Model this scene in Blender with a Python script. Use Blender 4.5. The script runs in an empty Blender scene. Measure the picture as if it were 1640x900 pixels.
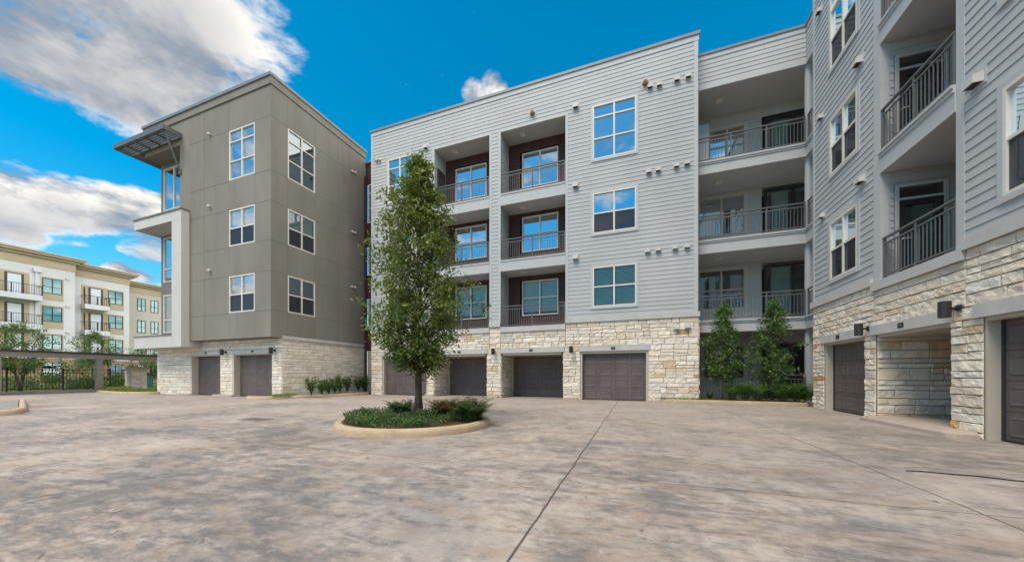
import bpy, math, random
from mathutils import Vector, Matrix, noise
random.seed(11)
R = math.radians
SC = bpy.context.scene
COL = SC.collection

# ------------------------------------------------------------------ camera, sky, sun, exposure
H, YAW, FP = 1.12, 20.0, 12.0 / 36 * 1640
cd = bpy.data.cameras.new('camera'); cam = bpy.data.objects.new('camera', cd); COL.objects.link(cam)
cam.location = (0, 0, H); cam.rotation_euler = (R(90), 0, R(YAW))
cd.lens = 12.0; cd.sensor_width = 36; cd.sensor_fit = 'HORIZONTAL'; cd.shift_y = 150 / 1640
cd.clip_start = 0.05; cd.clip_end = 3000
SC.camera = cam
SC.view_settings.view_transform = 'Standard'; SC.view_settings.look = 'None'
SC.view_settings.gamma = 1; SC.view_settings.use_curve_mapping = False
SC.view_settings.exposure = 0.86

SUN_EL, SUN_AZ = 56.0, 202.0            # azimuth clockwise from +Y
sv = Vector((math.sin(R(SUN_AZ)) * math.cos(R(SUN_EL)), math.cos(R(SUN_AZ)) * math.cos(R(SUN_EL)), math.sin(R(SUN_EL))))
sl = bpy.data.lights.new('sun', 'SUN'); sl.energy = 1.75; sl.angle = R(26); sl.color = (1, 0.88, 0.72)
so = bpy.data.objects.new('sun', sl); COL.objects.link(so)
so.rotation_euler = (-sv).to_track_quat('-Z', 'Y').to_euler(); so.location = sv * 60

CA, SA = math.cos(R(YAW)), math.sin(R(YAW))
def ray(px, py=600.0):
    a, b = (px - 820) / FP, (600 - py) / FP
    return Vector((-SA + a * CA, CA + a * SA, b))
def yx(px, Y): v = ray(px); return v.x / v.y * Y                # where a sight line meets a wall plane
def yz(px, py, Y): v = ray(px, py); return H + v.z / v.y * Y
def xy(px, X): v = ray(px); return v.y / v.x * X
def xz(px, py, X): v = ray(px, py); return H + v.z / v.x * X

world = bpy.data.worlds.new('World'); SC.world = world; world.use_nodes = True
nt = world.node_tree; N, L = nt.nodes, nt.links; N.clear()
def nd(t, **k):
    n = N.new(t)
    for a, b in k.items():
        if a.startswith('i_'): n.inputs[int(a[2:])].default_value = b
        else: setattr(n, a, b)
    return n
def mth(op, a, b=None, c=None, clamp=False):
    n = nd('ShaderNodeMath', operation=op, use_clamp=clamp)
    for i, v in enumerate((a, b, c)):
        if v is None: continue
        if isinstance(v, (int, float)): n.inputs[i].default_value = v
        else: L.new(v, n.inputs[i])
    return n.outputs[0]
def mrange(v, a, b, c=0.0, d=1.0):
    n = nd('ShaderNodeMapRange', interpolation_type='SMOOTHSTEP')
    L.new(v, n.inputs[0])
    for i, q in enumerate((a, b, c, d)): n.inputs[i + 1].default_value = q
    return n.outputs[0]
def mixc(f, a, b):
    n = nd('ShaderNodeMix', data_type='RGBA')
    L.new(f, n.inputs[0]) if not isinstance(f, (int, float)) else setattr(n.inputs[0], 'default_value', f)
    for i, v in ((6, a), (7, b)):
        if isinstance(v, tuple): n.inputs[i].default_value = v
        else: L.new(v, n.inputs[i])
    return n.outputs[2]
sky = nd('ShaderNodeTexSky', sky_type='NISHITA', sun_disc=False, sun_elevation=R(SUN_EL), sun_rotation=R(SUN_AZ),
         air_density=1.0, dust_density=0.3, ozone_density=3.0)
hs = nd('ShaderNodeHueSaturation'); hs.inputs[0].default_value = 0.478; hs.inputs[1].default_value = 1.5; hs.inputs[2].default_value = 1.12
L.new(sky.outputs[0], hs.inputs[4])
tc = nd('ShaderNodeTexCoord'); dirv = tc.outputs['Generated']
sep = nd('ShaderNodeSeparateXYZ'); L.new(dirv, sep.inputs[0])
den = mth('ADD', mth('MAXIMUM', sep.outputs[2], 0.0), 0.32)
cmb = nd('ShaderNodeCombineXYZ')
L.new(mth('DIVIDE', sep.outputs[0], den), cmb.inputs[0]); L.new(mth('DIVIDE', sep.outputs[1], den), cmb.inputs[1])
L.new(mth('MULTIPLY', sep.outputs[2], 1.5), cmb.inputs[2])
def fbm(scale, detail, off=(0, 0, 0), rough=0.56):
    mp = nd('ShaderNodeMapping'); mp.inputs[1].default_value = off; L.new(cmb.outputs[0], mp.inputs[0])
    n = nd('ShaderNodeTexNoise'); n.inputs['Scale'].default_value = scale; n.inputs['Detail'].default_value = detail
    n.inputs['Roughness'].default_value = rough; n.inputs['Distortion'].default_value = 0.25
    L.new(mp.outputs[0], n.inputs['Vector']); return n.outputs[0]
def blob(px, py, rad, soft, amp):
    c = ray(px, py).normalized()
    n = nd('ShaderNodeVectorMath', operation='DOT_PRODUCT'); L.new(dirv, n.inputs[0]); n.inputs[1].default_value = c
    return mrange(n.outputs['Value'], math.cos(R(rad + soft)), math.cos(R(max(rad - soft, 0))), 0, amp)
def summ(l):
    o = l[0]
    for q in l[1:]: o = mth('MAXIMUM', o, q)
    return o
upper = summ([blob(30, 20, 5.5, 3.5, 1), blob(150, 40, 6, 3.5, 1), blob(270, 40, 6, 3.5, 1), blob(345, 60, 5, 3.5, .95), blob(300, 125, 3.6, 3, .8), blob(410, 30, 3.5, 3, .8), blob(210, 120, 4, 3.5, .85), blob(70, 95, 3.2, 2.5, .85), blob(120, 120, 2.6, 2.5, .7), blob(240, 185, 2, 2, .55)])
lower = summ([blob(0, 325, 2.6, 1.3, 1), blob(40, 318, 2.8, 1.3, 1), blob(90, 326, 2.6, 1.3, 1), blob(140, 334, 2.4, 1.3, 1), blob(185, 338, 2.4, 1.3, 1), blob(225, 345, 2.6, 1.4, 1), blob(258, 360, 3.2, 1.5, 1), blob(10, 365, 2, 1.4, .8), blob(240, 400, 1.5, 1.2, .8), blob(215, 395, 1.0, 1.0, .7),
              blob(195, 442, 1.5, .8, 1), blob(165, 450, 1.2, .8, .95), blob(222, 448, 1.5, .9, 1), blob(248, 466, 1.2, .9, .9)])
greyu = summ([blob(30, 20, 7, 5, 1), blob(150, 50, 6, 4, 1), blob(245, 40, 5, 4, .95), blob(120, 110, 4, 3, .8), blob(290, 90, 3, 3, .5)])
grey = summ([blob(20, 372, 2.0, 2, .85), blob(100, 362, 1.8, 2, .75), blob(180, 378, 1.8, 2, .75), blob(240, 388, 1.8, 2, .75)])
wisp = summ([blob(762, 152, 1.2, 1.4, .70), blob(792, 140, 1.5, 1.3, .76), blob(705, 125, 1.2, 1.5, .36), blob(690, 130, 3, 3, .30), blob(830, 60, 5, 5, .26)])
back = mth('MAXIMUM', mrange(sep.outputs[1], 0.05, -0.35, 0, 0.5), mth('MULTIPLY', mrange(sep.outputs[1], 0.1, -0.2, 0, 1.0), mrange(sep.outputs[2], 0.68, 0.80, 0, 1.0)))  # rear clouds for window reflections, plus unseen high cover added as fill light
side = mrange(sep.outputs[0], -0.80, -1.0, 0, 0.35)
over = mth('MAXIMUM', mrange(sep.outputs[2], 0.77, 0.86, 0, 1.0), mrange(sep.outputs[0], 0.42, 0.62, 0, 1.0))  # unseen cloud overhead and to the right, added to whiten the light
bias = mth('MAXIMUM', mth('MAXIMUM', summ([upper, lower, wisp, over, mth('MULTIPLY', mrange(sep.outputs[2], .72, .82, 0, 1), mrange(sep.outputs[1], .15, -.05, 0, 1))]), back), side)  # last term in the list: unseen high rear cloud, also added as fill
n1 = fbm(3.6, 12, (3.1, 1.7, 0.4), .6); n2 = fbm(3.6, 12, (3.1 + 0.05, 1.7 - 0.07, 0.62), .6)
dens = mrange(mth('ADD', mth('SUBTRACT', mth('MULTIPLY', n1, 3.6), 1.8), mth('SUBTRACT', mth('MULTIPLY', bias, 1.35), 0.52)), 0.12, 0.74)
relief = mth('ADD', mth('MULTIPLY', mth('SUBTRACT', n1, n2), 6.5), 0.68, clamp=True)
thick = mth('MULTIPLY', mrange(dens, 0.45, 1.0), mth('ADD', mth('MULTIPLY', mth('MAXIMUM', greyu, grey), 0.85), 0.10))
thick = mth('MULTIPLY', thick, mrange(n2, .34, .62, .62, 1.08))
shade = mth('MULTIPLY', relief, mth('SUBTRACT', 1.0, mth('MULTIPLY', thick, 0.95)), clamp=True)
unseen_fill = summ([over, mth('MULTIPLY', mrange(sep.outputs[2], .72, .82, 0, 1), mrange(sep.outputs[1], .15, -.05, 0, 1))])  # where the unseen added clouds are brightened to light the facades
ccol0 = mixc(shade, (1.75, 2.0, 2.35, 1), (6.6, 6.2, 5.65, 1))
vs = nd('ShaderNodeVectorMath', operation='SCALE'); L.new(ccol0, vs.inputs[0]); L.new(mth('ADD', mth('MULTIPLY', unseen_fill, 2.8), 1.0), vs.inputs['Scale']); ccol = vs.outputs[0]
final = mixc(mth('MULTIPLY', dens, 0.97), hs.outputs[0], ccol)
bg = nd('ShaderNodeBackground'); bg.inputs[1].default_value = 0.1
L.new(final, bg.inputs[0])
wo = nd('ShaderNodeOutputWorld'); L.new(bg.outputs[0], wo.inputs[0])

# ------------------------------------------------------------------ materials
class MT:
    def __init__(s, name):
        s.m = bpy.data.materials.new(name); s.m.use_nodes = True
        s.t = s.m.node_tree; s.n = s.t.nodes; s.l = s.t.links
        s.p = s.n['Principled BSDF']; s.tc = s.n.new('ShaderNodeTexCoord')
    def link(s, a, b): s.l.new(a, b)
    def noise(s, scale, detail=5, rough=0.55, stretch=None, dist=0, coord='Object'):
        v = s.tc.outputs[coord]
        if stretch:
            mp = s.n.new('ShaderNodeMapping'); mp.inputs[3].default_value = stretch[:3]
            if len(stretch) > 3: mp.inputs[2].default_value = (0, 0, stretch[3])
            s.link(v, mp.inputs[0]); v = mp.outputs[0]
        n = s.n.new('ShaderNodeTexNoise'); n.inputs['Scale'].default_value = scale; n.inputs['Detail'].default_value = detail
        n.inputs['Roughness'].default_value = rough; n.inputs['Distortion'].default_value = dist
        s.link(v, n.inputs['Vector']); return n.outputs[0]
    def rng(s, v, a, b, c=0.0, d=1.0):
        n = s.n.new('ShaderNodeMapRange'); s.link(v, n.inputs[0])
        for i, q in enumerate((a, b, c, d)): n.inputs[i + 1].default_value = q
        return n.outputs[0]
    def mix(s, f, a, b, mode='MIX'):
        n = s.n.new('ShaderNodeMix'); n.data_type = 'RGBA'; n.blend_type = mode
        if isinstance(f, (int, float)): n.inputs[0].default_value = f
        else: s.link(f, n.inputs[0])
        for i, v in ((6, a), (7, b)):
            if isinstance(v, tuple): n.inputs[i].default_value = (*v[:3], 1)
            else: s.link(v, n.inputs[i])
        return n.outputs[2]
    def math(s, op, a, b=0.0):
        n = s.n.new('ShaderNodeMath'); n.operation = op
        for i, v in enumerate((a, b)):
            if isinstance(v, (int, float)): n.inputs[i].default_value = v
            else: s.link(v, n.inputs[i])
        return n.outputs[0]
    def attr(s, name):
        n = s.n.new('ShaderNodeAttribute'); n.attribute_name = name; return n.outputs[0]
    def col(s, c): s.p.inputs['Base Color'].default_value = (*c, 1) if isinstance(c, tuple) else s.p.inputs['Base Color'].default_value; \
        (None if isinstance(c, tuple) else s.link(c, s.p.inputs['Base Color'])); return s
    def rough(s, r, spec=0.5, metal=0): s.p.inputs['Roughness'].default_value = r; s.p.inputs['Specular IOR Level'].default_value = spec; s.p.inputs['Metallic'].default_value = metal; return s
    def bump(s, h, strength=0.3, dist=0.01):
        b = s.n.new('ShaderNodeBump'); b.inputs['Strength'].default_value = strength; b.inputs['Distance'].default_value = dist
        s.link(h, b.inputs['Height']); s.link(b.outputs[0], s.p.inputs['Normal']); return s

def paint(name, c, var=0.12, scale=3.0, rough=0.6, bump=0.15, streak=False, spec=0.35):
    m = MT(name); n = m.noise(scale, 6, 0.6, (1, 1, 0.35) if streak else None)
    lo = tuple(q * (1 - var) for q in c); hi = tuple(min(1, q * (1 + var)) for q in c)
    m.col(m.mix(m.rng(n, 0.3, 0.7), lo, hi)).rough(rough, spec).bump(m.noise(60, 4), bump, 0.004)
    return m.m
M = {}
# siding: painted board with faint wood grain and board to board tone
m = MT('siding_paint'); g = m.noise(26, 4, 0.6, (0.12, 0.12, 3)); big = m.noise(0.6, 5, 0.6, (1, 1, .5))
m.col(m.mix(0.2, m.mix(m.rng(big, .3, .7), (.362, .372, .374), (.412, .42, .42)), m.attr('tone'), 'MULTIPLY')).rough(.62, .3).bump(g, .12, .004); M['siding'] = m.m
M['trim'] = paint('trim_paint', (.41, .418, .418), .05)
M['ceiling_trim'] = paint('porch_ceiling_paint', (.40, .39, .37), .05)  # plain grey paint of the balcony ceilings
m = MT('brown_siding'); g = m.noise(30, 4, .6, (.12, .12, 3))
m.col(m.mix(m.rng(m.noise(2, 5), .3, .7), (.058, .026, .022), (.085, .038, .031))).rough(.6, .3).bump(g, .15, .004); M['brown'] = m.m
# stucco
m = MT('olive_stucco'); big = m.noise(.55, 6, .65, (1, 1, .45)); st = m.noise(1.6, 5, .6, (1, 1, .12))
c = m.mix(m.rng(big, .3, .7), (.172, .159, .133), (.220, .204, .172)); c = m.mix(m.rng(st, .48, .7, 0, .4), c, (.142, .134, .115))
m.col(c).rough(.85, .2).bump(m.noise(140, 4, .7), .35, .006); M['olive'] = m.m
m = MT('white_stucco'); big = m.noise(.8, 6, .65, (1, 1, .3))
m.col(m.mix(m.rng(big, .3, .72), (.44, .42, .395), (.52, .505, .48))).rough(.8, .2).bump(m.noise(120, 4, .7), .25, .005); M['white'] = m.m
M['joint'] = paint('reveal_joint', (.118, .11, .092), .08)
M['spandrel'] = paint('spandrel_panel', (.15, .138, .13), .06)
# stone
m = MT('limestone_block'); f1 = m.noise(9, 8, .7); f2 = m.noise(38, 6, .7)
c = m.mix(m.rng(f1, .32, .72, 0, .55), m.attr('tone'), m.mix(.5, m.attr('tone'), (.36, .27, .18)))
c = m.mix(m.rng(f2, .35, .68, .0, .3), c, (.70, .64, .55)); m.col(c).rough(.9, .15).bump(m.math('ADD', m.noise(24, 8, .75), m.math('MULTIPLY', f2, .5)), .8, .02); M['stone'] = m.m
M['mortar'] = paint('mortar', (.35, .30, .235), .15, 8)
m = MT('cast_stone'); m.col(m.mix(m.rng(m.noise(2.5, 7, .7), .3, .7), (.40, .385, .37), (.49, .47, .45))).rough(.8, .2).bump(m.noise(90, 5), .2, .004); M['cast'] = m.m
M['tan'] = paint('jamb_paint', (.44, .385, .315), .06)
m = MT('garage_door_paint'); sm = m.noise(2.2, 6, .65, (1, 1, .4)); g = m.noise(40, 4, .6, (.1, .1, 3))
m.col(m.mix(m.rng(sm, .35, .75), (.098, .075, .070), (.138, .110, .104))).rough(.5, .35).bump(g, .12, .003); M['garage'] = m.m
M['coping'] = paint('metal_coping', (.17, .175, .185), .06, rough=.4)
M['rail'] = paint('railing_metal', (.105, .115, .118), .05, rough=.45)
M['dark_metal'] = paint('black_metal', (.028, .025, .024), .1, rough=.45)
M['awning'] = paint('awning_metal', (.10, .105, .105), .08, rough=.45)
M['frame'] = paint('window_frame_vinyl', (.60, .57, .51), .04, rough=.4, bump=.03)
M['tan_frame'] = paint('tan_window_frame', (.42, .37, .29), .04, rough=.45, bump=.03)
M['dark_frame'] = paint('dark_door_frame', (.032, .03, .034), .1, rough=.4)
M['blind'] = paint('blind_slat', (.66, .70, .65), .04, rough=.6)
M['room'] = paint('dark_room', (.05, .052, .055), .1)
M['vent'] = paint('vent_plastic', (.50, .485, .46), .06, rough=.5, bump=.02)
M['vent_dark'] = paint('vent_opening', (.02, .02, .02), .1)
M['rust'] = paint('brass_vent', (.22, .13, .05), .35, 20, rough=.5)
def glass(name, fac, tint, gcol=(.86, .95, 1)):
    m = MT(name); m.n.remove(m.p)
    gl = m.n.new('ShaderNodeBsdfGlossy'); gl.inputs['Color'].default_value = (*gcol, 1); gl.inputs['Roughness'].default_value = .008
    tr = m.n.new('ShaderNodeBsdfTransparent'); tr.inputs['Color'].default_value = (*tint, 1)
    fr = m.n.new('ShaderNodeFresnel'); fr.inputs[0].default_value = 1.5
    f = m.math('ADD', m.math('MULTIPLY', fr.outputs[0], 1 - fac), fac)
    bp = m.n.new('ShaderNodeBump'); bp.inputs['Strength'].default_value = .05; bp.inputs['Distance'].default_value = .02
    m.link(m.noise(1.3, 2), bp.inputs['Height']); m.link(bp.outputs[0], gl.inputs['Normal'])
    mx = m.n.new('ShaderNodeMixShader'); m.link(f, mx.inputs[0]); m.link(tr.outputs[0], mx.inputs[1]); m.link(gl.outputs[0], mx.inputs[2])
    m.link(mx.outputs[0], m.n['Material Output'].inputs[0]); return m.m
M['glass'] = glass('window_glass', .50, (.62, .76, .76))
M['glass_teal'] = glass('teal_window_glass', .13, (.30, .58, .56), (.7, .95, 1))
M['glass_soft'] = glass('soft_window_glass', .15, (.42, .56, .55), (.8, .92, 1))
M['glass_blind'] = glass('clear_window_glass', .02, (.78, .88, .82), (.8, .95, 1))
M['glass_dark'] = glass('door_glass', .14, (.6, .68, .68))
m = MT('insect_screen'); m.n.remove(m.p); tr = m.n.new('ShaderNodeBsdfTransparent'); df = m.n.new('ShaderNodeBsdfDiffuse'); df.inputs[0].default_value = (.045, .045, .05, 1)
mx = m.n.new('ShaderNodeMixShader'); mx.inputs[0].default_value = .72; m.link(tr.outputs[0], mx.inputs[1]); m.link(df.outputs[0], mx.inputs[2]); m.link(mx.outputs[0], m.n['Material Output'].inputs[0]); M['screen'] = m.m
# light fixture lens (unlit)
M['lens'] = paint('light_lens', (.62, .56, .47), .03, rough=.4)

# concrete drive
m = MT('drive_concrete')
big = m.noise(.33, 7, .62, None, .6); mid = m.noise(1.15, 8, .66, (1, .62, 1, R(24)), .7); fine = m.noise(6.5, 9, .72, (1, .45, 1, R(20)), .5); spk = m.noise(55, 6, .75)
streak = m.noise(1.9, 8, .72, (.35, 1.5, 1, R(-10)), 1.0); streak2 = m.noise(3.6, 8, .75, (.25, 1.8, 1, R(18)), .8)
sx = m.n.new('ShaderNodeSeparateXYZ'); m.link(m.tc.outputs['Object'], sx.inputs[0])
wear = m.rng(sx.outputs[1], 11.5, 4.5, .38, 1.0)                    # the middle of the court is the most driven on
def stain(c, v, lo, hi, amt, colr): return m.mix(m.math('MULTIPLY', m.rng(v, lo, hi, 0, amt), wear), c, colr)
reg = m.noise(.36, 5, .6, None, .4)
c = m.mix(m.rng(big, .40, .60), (.238, .210, .192), (.285, .232, .188))
c = m.mix(m.rng(mid, .42, .58, 0, .55), c, (.325, .282, .248))
c = m.mix(m.rng(fine, .42, .64, 0, .6), c, (.385, .35, .318))
blot = m.noise(2.3, 10, .80, (1, 1, 1, 0), .3); blot2 = m.noise(.5, 10, .74, (.8, 1.25, 1, R(30)), .5); blot3 = m.noise(4.6, 10, .80, (.55, 1.5, 1, R(-14)), .3); blot4 = m.noise(1.1, 10, .78, (.45, 1.6, 1, R(-22)), .4)
c = stain(c, blot2, .46, .60, .5, (.135, .135, .142))
c = stain(c, blot4, .48, .58, .6, (.225, .165, .12))
c = stain(c, m.math('ADD', m.math('MULTIPLY', blot, .7), m.math('MULTIPLY', reg, .3)), .49, .59, .8, (.105, .097, .092))
c = stain(c, m.math('ADD', m.math('MULTIPLY', blot3, .7), m.math('MULTIPLY', reg, .3)), .49, .58, .85, (.085, .085, .09))
c = stain(c, streak, .56, .66, .6, (.115, .11, .112))
c = stain(c, m.noise(3.1, 4, .6, None, .8), .665, .70, .75, (.07, .066, .064))
c = stain(c, m.noise(5.5, 10, .8), .58, .66, .6, (.40, .38, .35))
c = m.mix(m.rng(spk, .4, .75, 0, .3), c, (.17, .155, .142))
c = m.mix(m.rng(spk, .68, .74, 0, .5), c, (.7, .68, .64))
wob = m.math('MULTIPLY', m.math('SUBTRACT', m.noise(.8, 4), .5), .06)
wob2 = m.math('MULTIPLY', m.math('SUBTRACT', m.noise(14, 4), .5), .012)
def jline(axis, at, w, amt):
    d = m.math('ABSOLUTE', m.math('SUBTRACT', m.math('ADD', m.math('ADD', sx.outputs[axis], wob), wob2), at))
    return m.rng(d, w * .4, w * 1.2, amt, 0)
jl = None
for ax, at, w, a in ((0, -.73, .011, .95), (0, 2.62, .010, .9), (0, -5.0, .010, .85), (0, -9.3, .008, .7), (0, -13.6, .008, .7), (0, -18, .008, .7), (0, -23, .008, .7),
                     (1, 3.86, .010, .85), (1, 9.6, .010, .6), (1, -1.5, .010, .8)):
    j = jline(ax, at, w, a); jl = j if jl is None else m.math('MAXIMUM', jl, j)
# tyre scuffs: faint rings about a turning centre
def rings(cx, cy, r0, r1, a0):
    vx = m.math('SUBTRACT', sx.outputs[0], cx); vy = m.math('SUBTRACT', sx.outputs[1], cy)
    r = m.math('SQRT', m.math('ADD', m.math('MULTIPLY', vx, vx), m.math('MULTIPLY', vy, vy)))
    band = m.math('MULTIPLY', m.rng(r, r0, r0 + .12), m.rng(r, r1 - .12, r1, 1, 0))
    st = m.rng(m.math('SINE', m.math('MULTIPLY', r, 62)), -.2, .8)
    return m.math('MULTIPLY', m.math('MULTIPLY', band, st), m.rng(m.noise(.7, 3), .45, .62, 0, a0))
for rr in ((1.0, 6.2, 2.0, 2.5, .42), (-1.6, 9.0, 2.3, 2.8, .3), (-1.0, 4.8, 3.0, 3.5, .25)):
    c = m.mix(rings(*rr), c, (.17, .16, .16))
c = m.mix(jl, c, (.045, .04, .037))
m.col(c).rough(.82, .25).bump(m.math('SUBTRACT', m.math('ADD', m.math('MULTIPLY', fine, .6), m.math('MULTIPLY', spk, .5)), m.math('MULTIPLY', jl, 2.5)), .28, .008); M['concrete'] = m.m
m = MT('kerb_concrete'); c = m.mix(m.rng(m.noise(2.2, 7, .7), .3, .7), (.31, .225, .145), (.41, .315, .22)); c = m.mix(m.rng(m.noise(9, 7, .75), .5, .75, 0, .6), c, (.2, .155, .115))
m.col(c).rough(.88, .2).bump(m.noise(40, 7, .7), .4, .008); M['kerb'] = m.m
m = MT('apron_concrete'); c = m.mix(m.rng(m.noise(1.8, 7, .7), .3, .7), (.28, .23, .19), (.35, .295, .25)); c = m.mix(m.rng(m.noise(7, 7, .75), .52, .78, 0, .5), c, (.27, .225, .19))
m.col(c).rough(.85, .2).bump(m.noise(40, 7, .7), .3, .006); M['apron'] = m.m
m = MT('mulch'); m.col(m.mix(m.rng(m.noise(28, 6, .75), .35, .65), (.035, .02, .012), (.13, .075, .045))).rough(.95, .1).bump(m.noise(40, 6, .8), 1, .03); M['mulch'] = m.m
m = MT('gravel'); m.col(m.mix(m.rng(m.noise(40, 6, .75), .35, .65), (.12, .12, .12), (.26, .255, .25))).rough(.9, .15).bump(m.noise(60, 6, .8), .8, .01); M['gravel'] = m.m
m = MT('lawn_grass'); m.col(m.mix(m.rng(m.noise(4, 7, .7), .35, .65), (.045, .075, .018), (.09, .125, .03))).rough(.9, .15).bump(m.noise(60, 6, .8), .8, .03); M['lawn'] = m.m
M['bark'] = None
m = MT('bark'); m.col(m.mix(m.rng(m.noise(14, 7, .7, (1, 1, .3)), .35, .68), (.045, .034, .025), (.15, .115, .085))).rough(.92, .15).bump(m.noise(24, 7, .75, (1, 1, .3)), .8, .02); M['bark'] = m.m
def leafmat(name, gloss=.45, trans=.35):
    m = MT(name); a = m.attr('tone'); m.col(a).rough(gloss, .4)
    t = m.n.new('ShaderNodeBsdfTranslucent'); m.link(m.mix(.35, a, (.25, .33, .03)), t.inputs[0])
    mx = m.n.new('ShaderNodeMixShader'); mx.inputs[0].default_value = trans
    m.link(m.p.outputs[0], mx.inputs[1]); m.link(t.outputs[0], mx.inputs[2]); m.link(mx.outputs[0], m.n['Material Output'].inputs[0]); return m.m
M['leaf'] = leafmat('leaf')
M['far_white'] = paint('pale_far_stucco', (.55, .56, .57), .05, .5, .85)
M['far_cream'] = paint('cream_far_stucco', (.46, .43, .38), .05, .5, .85)
M['far_tan'] = paint('tan_far_trim', (.40, .335, .235), .07, .5, .85)
M['far_brown'] = paint('brown_far_stucco', (.30, .215, .13), .07, .5, .85)
M['far_frame'] = paint('bronze_frame', (.06, .045, .035), .1)
M['far_door'] = paint('pale_far_door', (.55, .62, .68), .05)
M['carport'] = paint('carport_metal', (.19, .165, .14), .08, rough=.5)
M['teal'] = paint('green_utility_paint', (.03, .13, .12), .1)
M['rubber'] = paint('black_rubber', (.015, .015, .016), .1)
M['iron'] = paint('drain_iron', (.19, .17, .16), .2, 12, rough=.6)

# ------------------------------------------------------------------ mesh builder and object helpers
class MB:
    def __init__(s): s.v, s.f, s.t, s.mi = [], [], [], []; s.cur = 0
    def quad(s, a, b, c, d, tone=None):
        i = len(s.v); s.v += [tuple(a), tuple(b), tuple(c), tuple(d)]; s.f.append((i, i + 1, i + 2, i + 3)); s.t += [tone] * 4; s.mi.append(s.cur)
    def tri(s, a, b, c, tone=None):
        i = len(s.v); s.v += [tuple(a), tuple(b), tuple(c)]; s.f.append((i, i + 1, i + 2)); s.t += [tone] * 3; s.mi.append(s.cur)
    def hexa(s, p, tone=None):
        i = len(s.v); s.v += [tuple(q) for q in p]; s.t += [tone] * 8
        for f in ((0, 3, 2, 1), (4, 5, 6, 7), (0, 1, 5, 4), (1, 2, 6, 5), (2, 3, 7, 6), (3, 0, 4, 7)): s.f.append(tuple(i + k for k in f)); s.mi.append(s.cur)
    def box(s, x0, x1, y0, y1, z0, z1, tone=None):
        s.hexa([(x0, y0, z0), (x1, y0, z0), (x1, y1, z0), (x0, y1, z0), (x0, y0, z1), (x1, y0, z1), (x1, y1, z1), (x0, y1, z1)], tone)
    def bar(s, a, b, w, h=None):
        a, b = Vector(a), Vector(b); d = (b - a).normalized(); h = h or w
        up = Vector((0, 0, 1)) if abs(d.z) < .95 else Vector((0, 1, 0))
        u = d.cross(up).normalized() * w / 2; q = u.cross(d).normalized() * h / 2
        s.hexa([a - u - q, a + u - q, a + u + q, a - u + q, b - u - q, b + u - q, b + u + q, b - u + q])
    def tube(s, pts, rad, sides=8, cap=True):
        pts = [Vector(p) for p in pts]; base = len(s.v); n = len(pts)
        for k, p in enumerate(pts):
            d = (pts[min(k + 1, n - 1)] - pts[max(k - 1, 0)]).normalized()
            u = d.cross(Vector((0.31, 0.2, .93))); u = u.normalized() if u.length > .05 else d.cross(Vector((1, 0, 0))).normalized(); w = d.cross(u)
            r = rad[k] if isinstance(rad, (list, tuple)) else rad
            for j in range(sides):
                a = 2 * math.pi * j / sides; s.v.append(tuple(p + u * math.cos(a) * r + w * math.sin(a) * r)); s.t.append(None)
        for k in range(n - 1):
            for j in range(sides):
                j2 = (j + 1) % sides
                s.f.append((base + k * sides + j, base + k * sides + j2, base + (k + 1) * sides + j2, base + (k + 1) * sides + j)); s.mi.append(s.cur)
        if cap:
            s.f.append(tuple(base + j for j in range(sides))[::-1]); s.mi.append(s.cur)
            s.f.append(tuple(base + (n - 1) * sides + j for j in range(sides))); s.mi.append(s.cur)
    def build(s, name, mats, parent=None, smooth=False):
        me = bpy.data.meshes.new(name); me.from_pydata(s.v, [], s.f)
        for q in (mats if isinstance(mats, (list, tuple)) else [mats]): me.materials.append(q)
        if any(s.mi): me.polygons.foreach_set('material_index', s.mi)
        if any(t is not None for t in s.t):
            at = me.color_attributes.new('tone', 'FLOAT_COLOR', 'POINT'); buf = []
            for t in s.t: buf += [*(t or (1, 1, 1)), 1.0]
            at.data.foreach_set('color', buf)
        if smooth: me.polygons.foreach_set('use_smooth', [True] * len(me.polygons))
        me.update(); o = bpy.data.objects.new(name, me); COL.objects.link(o)
        if parent is not None: put(o, parent)
        return o
def root_of(o): return o
def put(o, parent):
    o.parent = parent
    w = Matrix.Translation(parent.location) if parent.parent is None else Matrix.Translation(parent.parent.location)
    if parent.type == 'EMPTY': o.matrix_parent_inverse = Matrix.Translation(-parent.location)
def tag(o, label=None, cat=None, group=None, kind=None):
    for k, v in (('label', label), ('category', cat), ('group', group), ('kind', kind)):
        if v: o[k] = v
    return o
def empty(name, loc, label, cat, group=None):
    o = bpy.data.objects.new(name, None); o.location = loc; o.empty_display_size = .3; COL.objects.link(o); return tag(o, label, cat, group)
def structure(mb, name, mat, smooth=False): return tag(mb.build(name, mat, None, smooth), kind='structure')

class Fr:                                   # a wall plane: s along, z up, n outward
    def __init__(s, kind, c): s.k, s.c = kind, c
    def p(s, a, z, n):
        if s.k == 'y-': return (a, s.c - n, z)
        if s.k == 'x-': return (s.c - n, a, z)
        if s.k == 'x+': return (s.c + n, a, z)
    def box(s, mb, a0, a1, z0, z1, n0, n1, tone=None):
        p = s.p; mb.hexa([p(a0, z0, n0), p(a1, z0, n0), p(a1, z0, n1), p(a0, z0, n1), p(a0, z1, n0), p(a1, z1, n0), p(a1, z1, n1), p(a0, z1, n1)], tone)
    def at(s, d): return Fr(s.k, s.c + d if s.k != 'x+' else s.c - d)      # plane set back by d

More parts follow.
